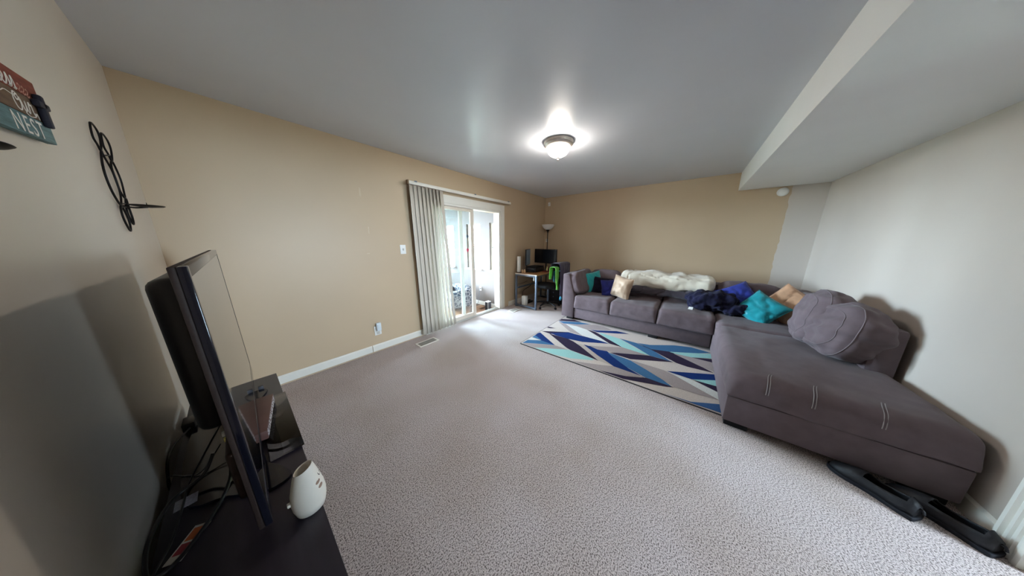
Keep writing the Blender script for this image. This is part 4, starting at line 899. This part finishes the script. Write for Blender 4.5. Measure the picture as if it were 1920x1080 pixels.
# ------------------------------------------------------------------ in the sunroom
def pattern_mat():
    m = mat('patterned_upholstery', S(200, 200, 204), .85)
    nt = m.node_tree; N = nt.nodes; L = nt.links; b = N['Principled BSDF']
    tc = N.new('ShaderNodeTexCoord'); v = N.new('ShaderNodeTexVoronoi'); v.feature = 'DISTANCE_TO_EDGE'; v.distance = 'EUCLIDEAN'; v.inputs['Scale'].default_value = 14
    L.new(tc.outputs['Object'], v.inputs['Vector'])
    r = N.new('ShaderNodeValToRGB'); r.color_ramp.elements[0].position = .06; r.color_ramp.elements[0].color = S(186, 182, 182); r.color_ramp.elements[1].position = .12; r.color_ramp.elements[1].color = S(84, 88, 100)
    L.new(v.outputs['Distance'], r.inputs[0]); L.new(r.outputs[0], b.inputs['Base Color']); return m
m_pat = pattern_mat()
t = thing('tub_chair', 'grey patterned low armchair in the sunroom', 'armchair', (3.0, 4.05, SZ))
MB().soft((2.98, 4.02, SZ+.17), (.52, .50, .30), 6, 10).build('seat', m_pat, t, 80)
MB().soft((3.21, 4.06, SZ+.26), (.14, .62, .44), 5, 10).build('backrest', m_pat, t, 80)
for q in (3.77, 4.33): MB().soft((2.98, q, SZ+.23), (.54, .13, .38), 5, 10).build('armrest', m_pat, t, 80)
for fx, fy in ((2.76, 3.82), (2.76, 4.28), (3.2, 3.82), (3.2, 4.28)): MB().box(fx-.02, fx+.02, fy-.02, fy+.02, SZ, SZ+.05).build('foot', m_blackm, t, 0)
t = thing('bookshelf_speaker', 'small black and white speaker on the floor inside the open door', 'speaker', (3.26, 3.24, SZ))
MB().box(3.21, 3.31, 3.20, 3.29, SZ, SZ+.20, .004).build('cabinet', m_whitep, t, 30)
MB().box(3.207, 3.21, 3.205, 3.285, SZ+.01, SZ+.19).build('front_grille', m_blackm, t, 0)
MB().box(3.215, 3.305, 3.197, 3.20, SZ+.01, SZ+.19).build('side_grille', mat('grey_grille', S(80, 80, 86), .8), t, 0)
t = thing('wall_outlet', 'white wall outlet with a plugged cord in the sunroom', 'outlet', (SX, 3.69, .30))
MB().box(SX-.006, SX, 3.65, 3.72, .265, .375, .003).build('cover_plate', m_whitep, t, 40)
MB().box(SX-.03, SX-.006, 3.67, 3.70, .305, .335, .004).build('plug', mat('grey_plug', S(150, 150, 152), .5), t, 40)
cable('power_cable', [(SX-.03, 3.685, .315), (SX-.045, 3.70, .2), (SX-.04, 3.72, .06), (SX-.03, 3.78, SZ+.015), (SX-.03, 3.9, SZ+.006)], .005, 'grey cord hanging from the sunroom outlet', mat('grey_cord', S(130, 134, 140), .6))

# ------------------------------------------------------------------ outdoors
m_grass = mat('lawn', S(122, 124, 110), .9, .1, noise_s=3, noise_a=.25)
g = struct('ground', MB().box(-30, 40, -30, 45, -.6, -.45), m_grass, 'lawn outside the sunroom windows'); g['kind'] = 'structure'
m_leafs = [mat('leaf_green_%d' % i, c_, .6, .3, noise_s=4, noise_a=.2) for i, c_ in enumerate((S(112, 140, 74), S(134, 158, 92), S(98, 128, 74)))]
m_bark = mat('bark', S(92, 76, 60), .9, noise_s=14, noise_a=.3)
def tree(x, y, h, r, seed, label):
    rnd = random.Random(seed); t = thing('leafy_tree', label, 'tree', (x, y, -.45), 0, 'trees outside the sunroom')
    MB().tube([(x, y, -.45), (x+.1, y, h*.3), (x-.05, y+.1, h*.75)], [.14, .11, .05], 8).build('trunk', m_bark, t, 60)
    vs = []; fs = []
    for k_ in range(2600):
        a = rnd.uniform(0, 2*math.pi); c_ = rnd.uniform(-1, 1); rr = r*rnd.uniform(.45, 1)**.6; s_ = math.sqrt(1-c_*c_)
        p = Vector((x+rr*s_*math.cos(a), y+rr*s_*math.sin(a), h*.58+rr*c_*h*.42/r))
        q = Vector((rnd.gauss(0, 1), rnd.gauss(0, 1), rnd.gauss(0, 1))).normalized(); u = q.orthogonal().normalized(); v = q.cross(u); L_ = rnd.uniform(.06, .13)
        b_ = len(vs); vs += [p-u*L_, p+v*L_*.5, p+u*L_, p-v*L_*.5]; fs.append((b_, b_+1, b_+2, b_+3))
    o = MB().add(vs, fs).build('foliage', m_leafs[seed % 3], t, 0); o['kind'] = 'stuff'
tree(7.6, 6.2, 4.6, 1.7, 1, 'broad leafy tree outside the nearest sunroom window')
tree(11.3, 8.6, 5.6, 1.9, 2, 'tall leafy tree outside the middle sunroom window')
tree(8.6, 12.8, 5.0, 2.0, 3, 'pale leafy tree outside the farthest sunroom window')
tree(6.0, 8.6, 3.4, 1.2, 4, 'small bushy tree close to the sunroom')
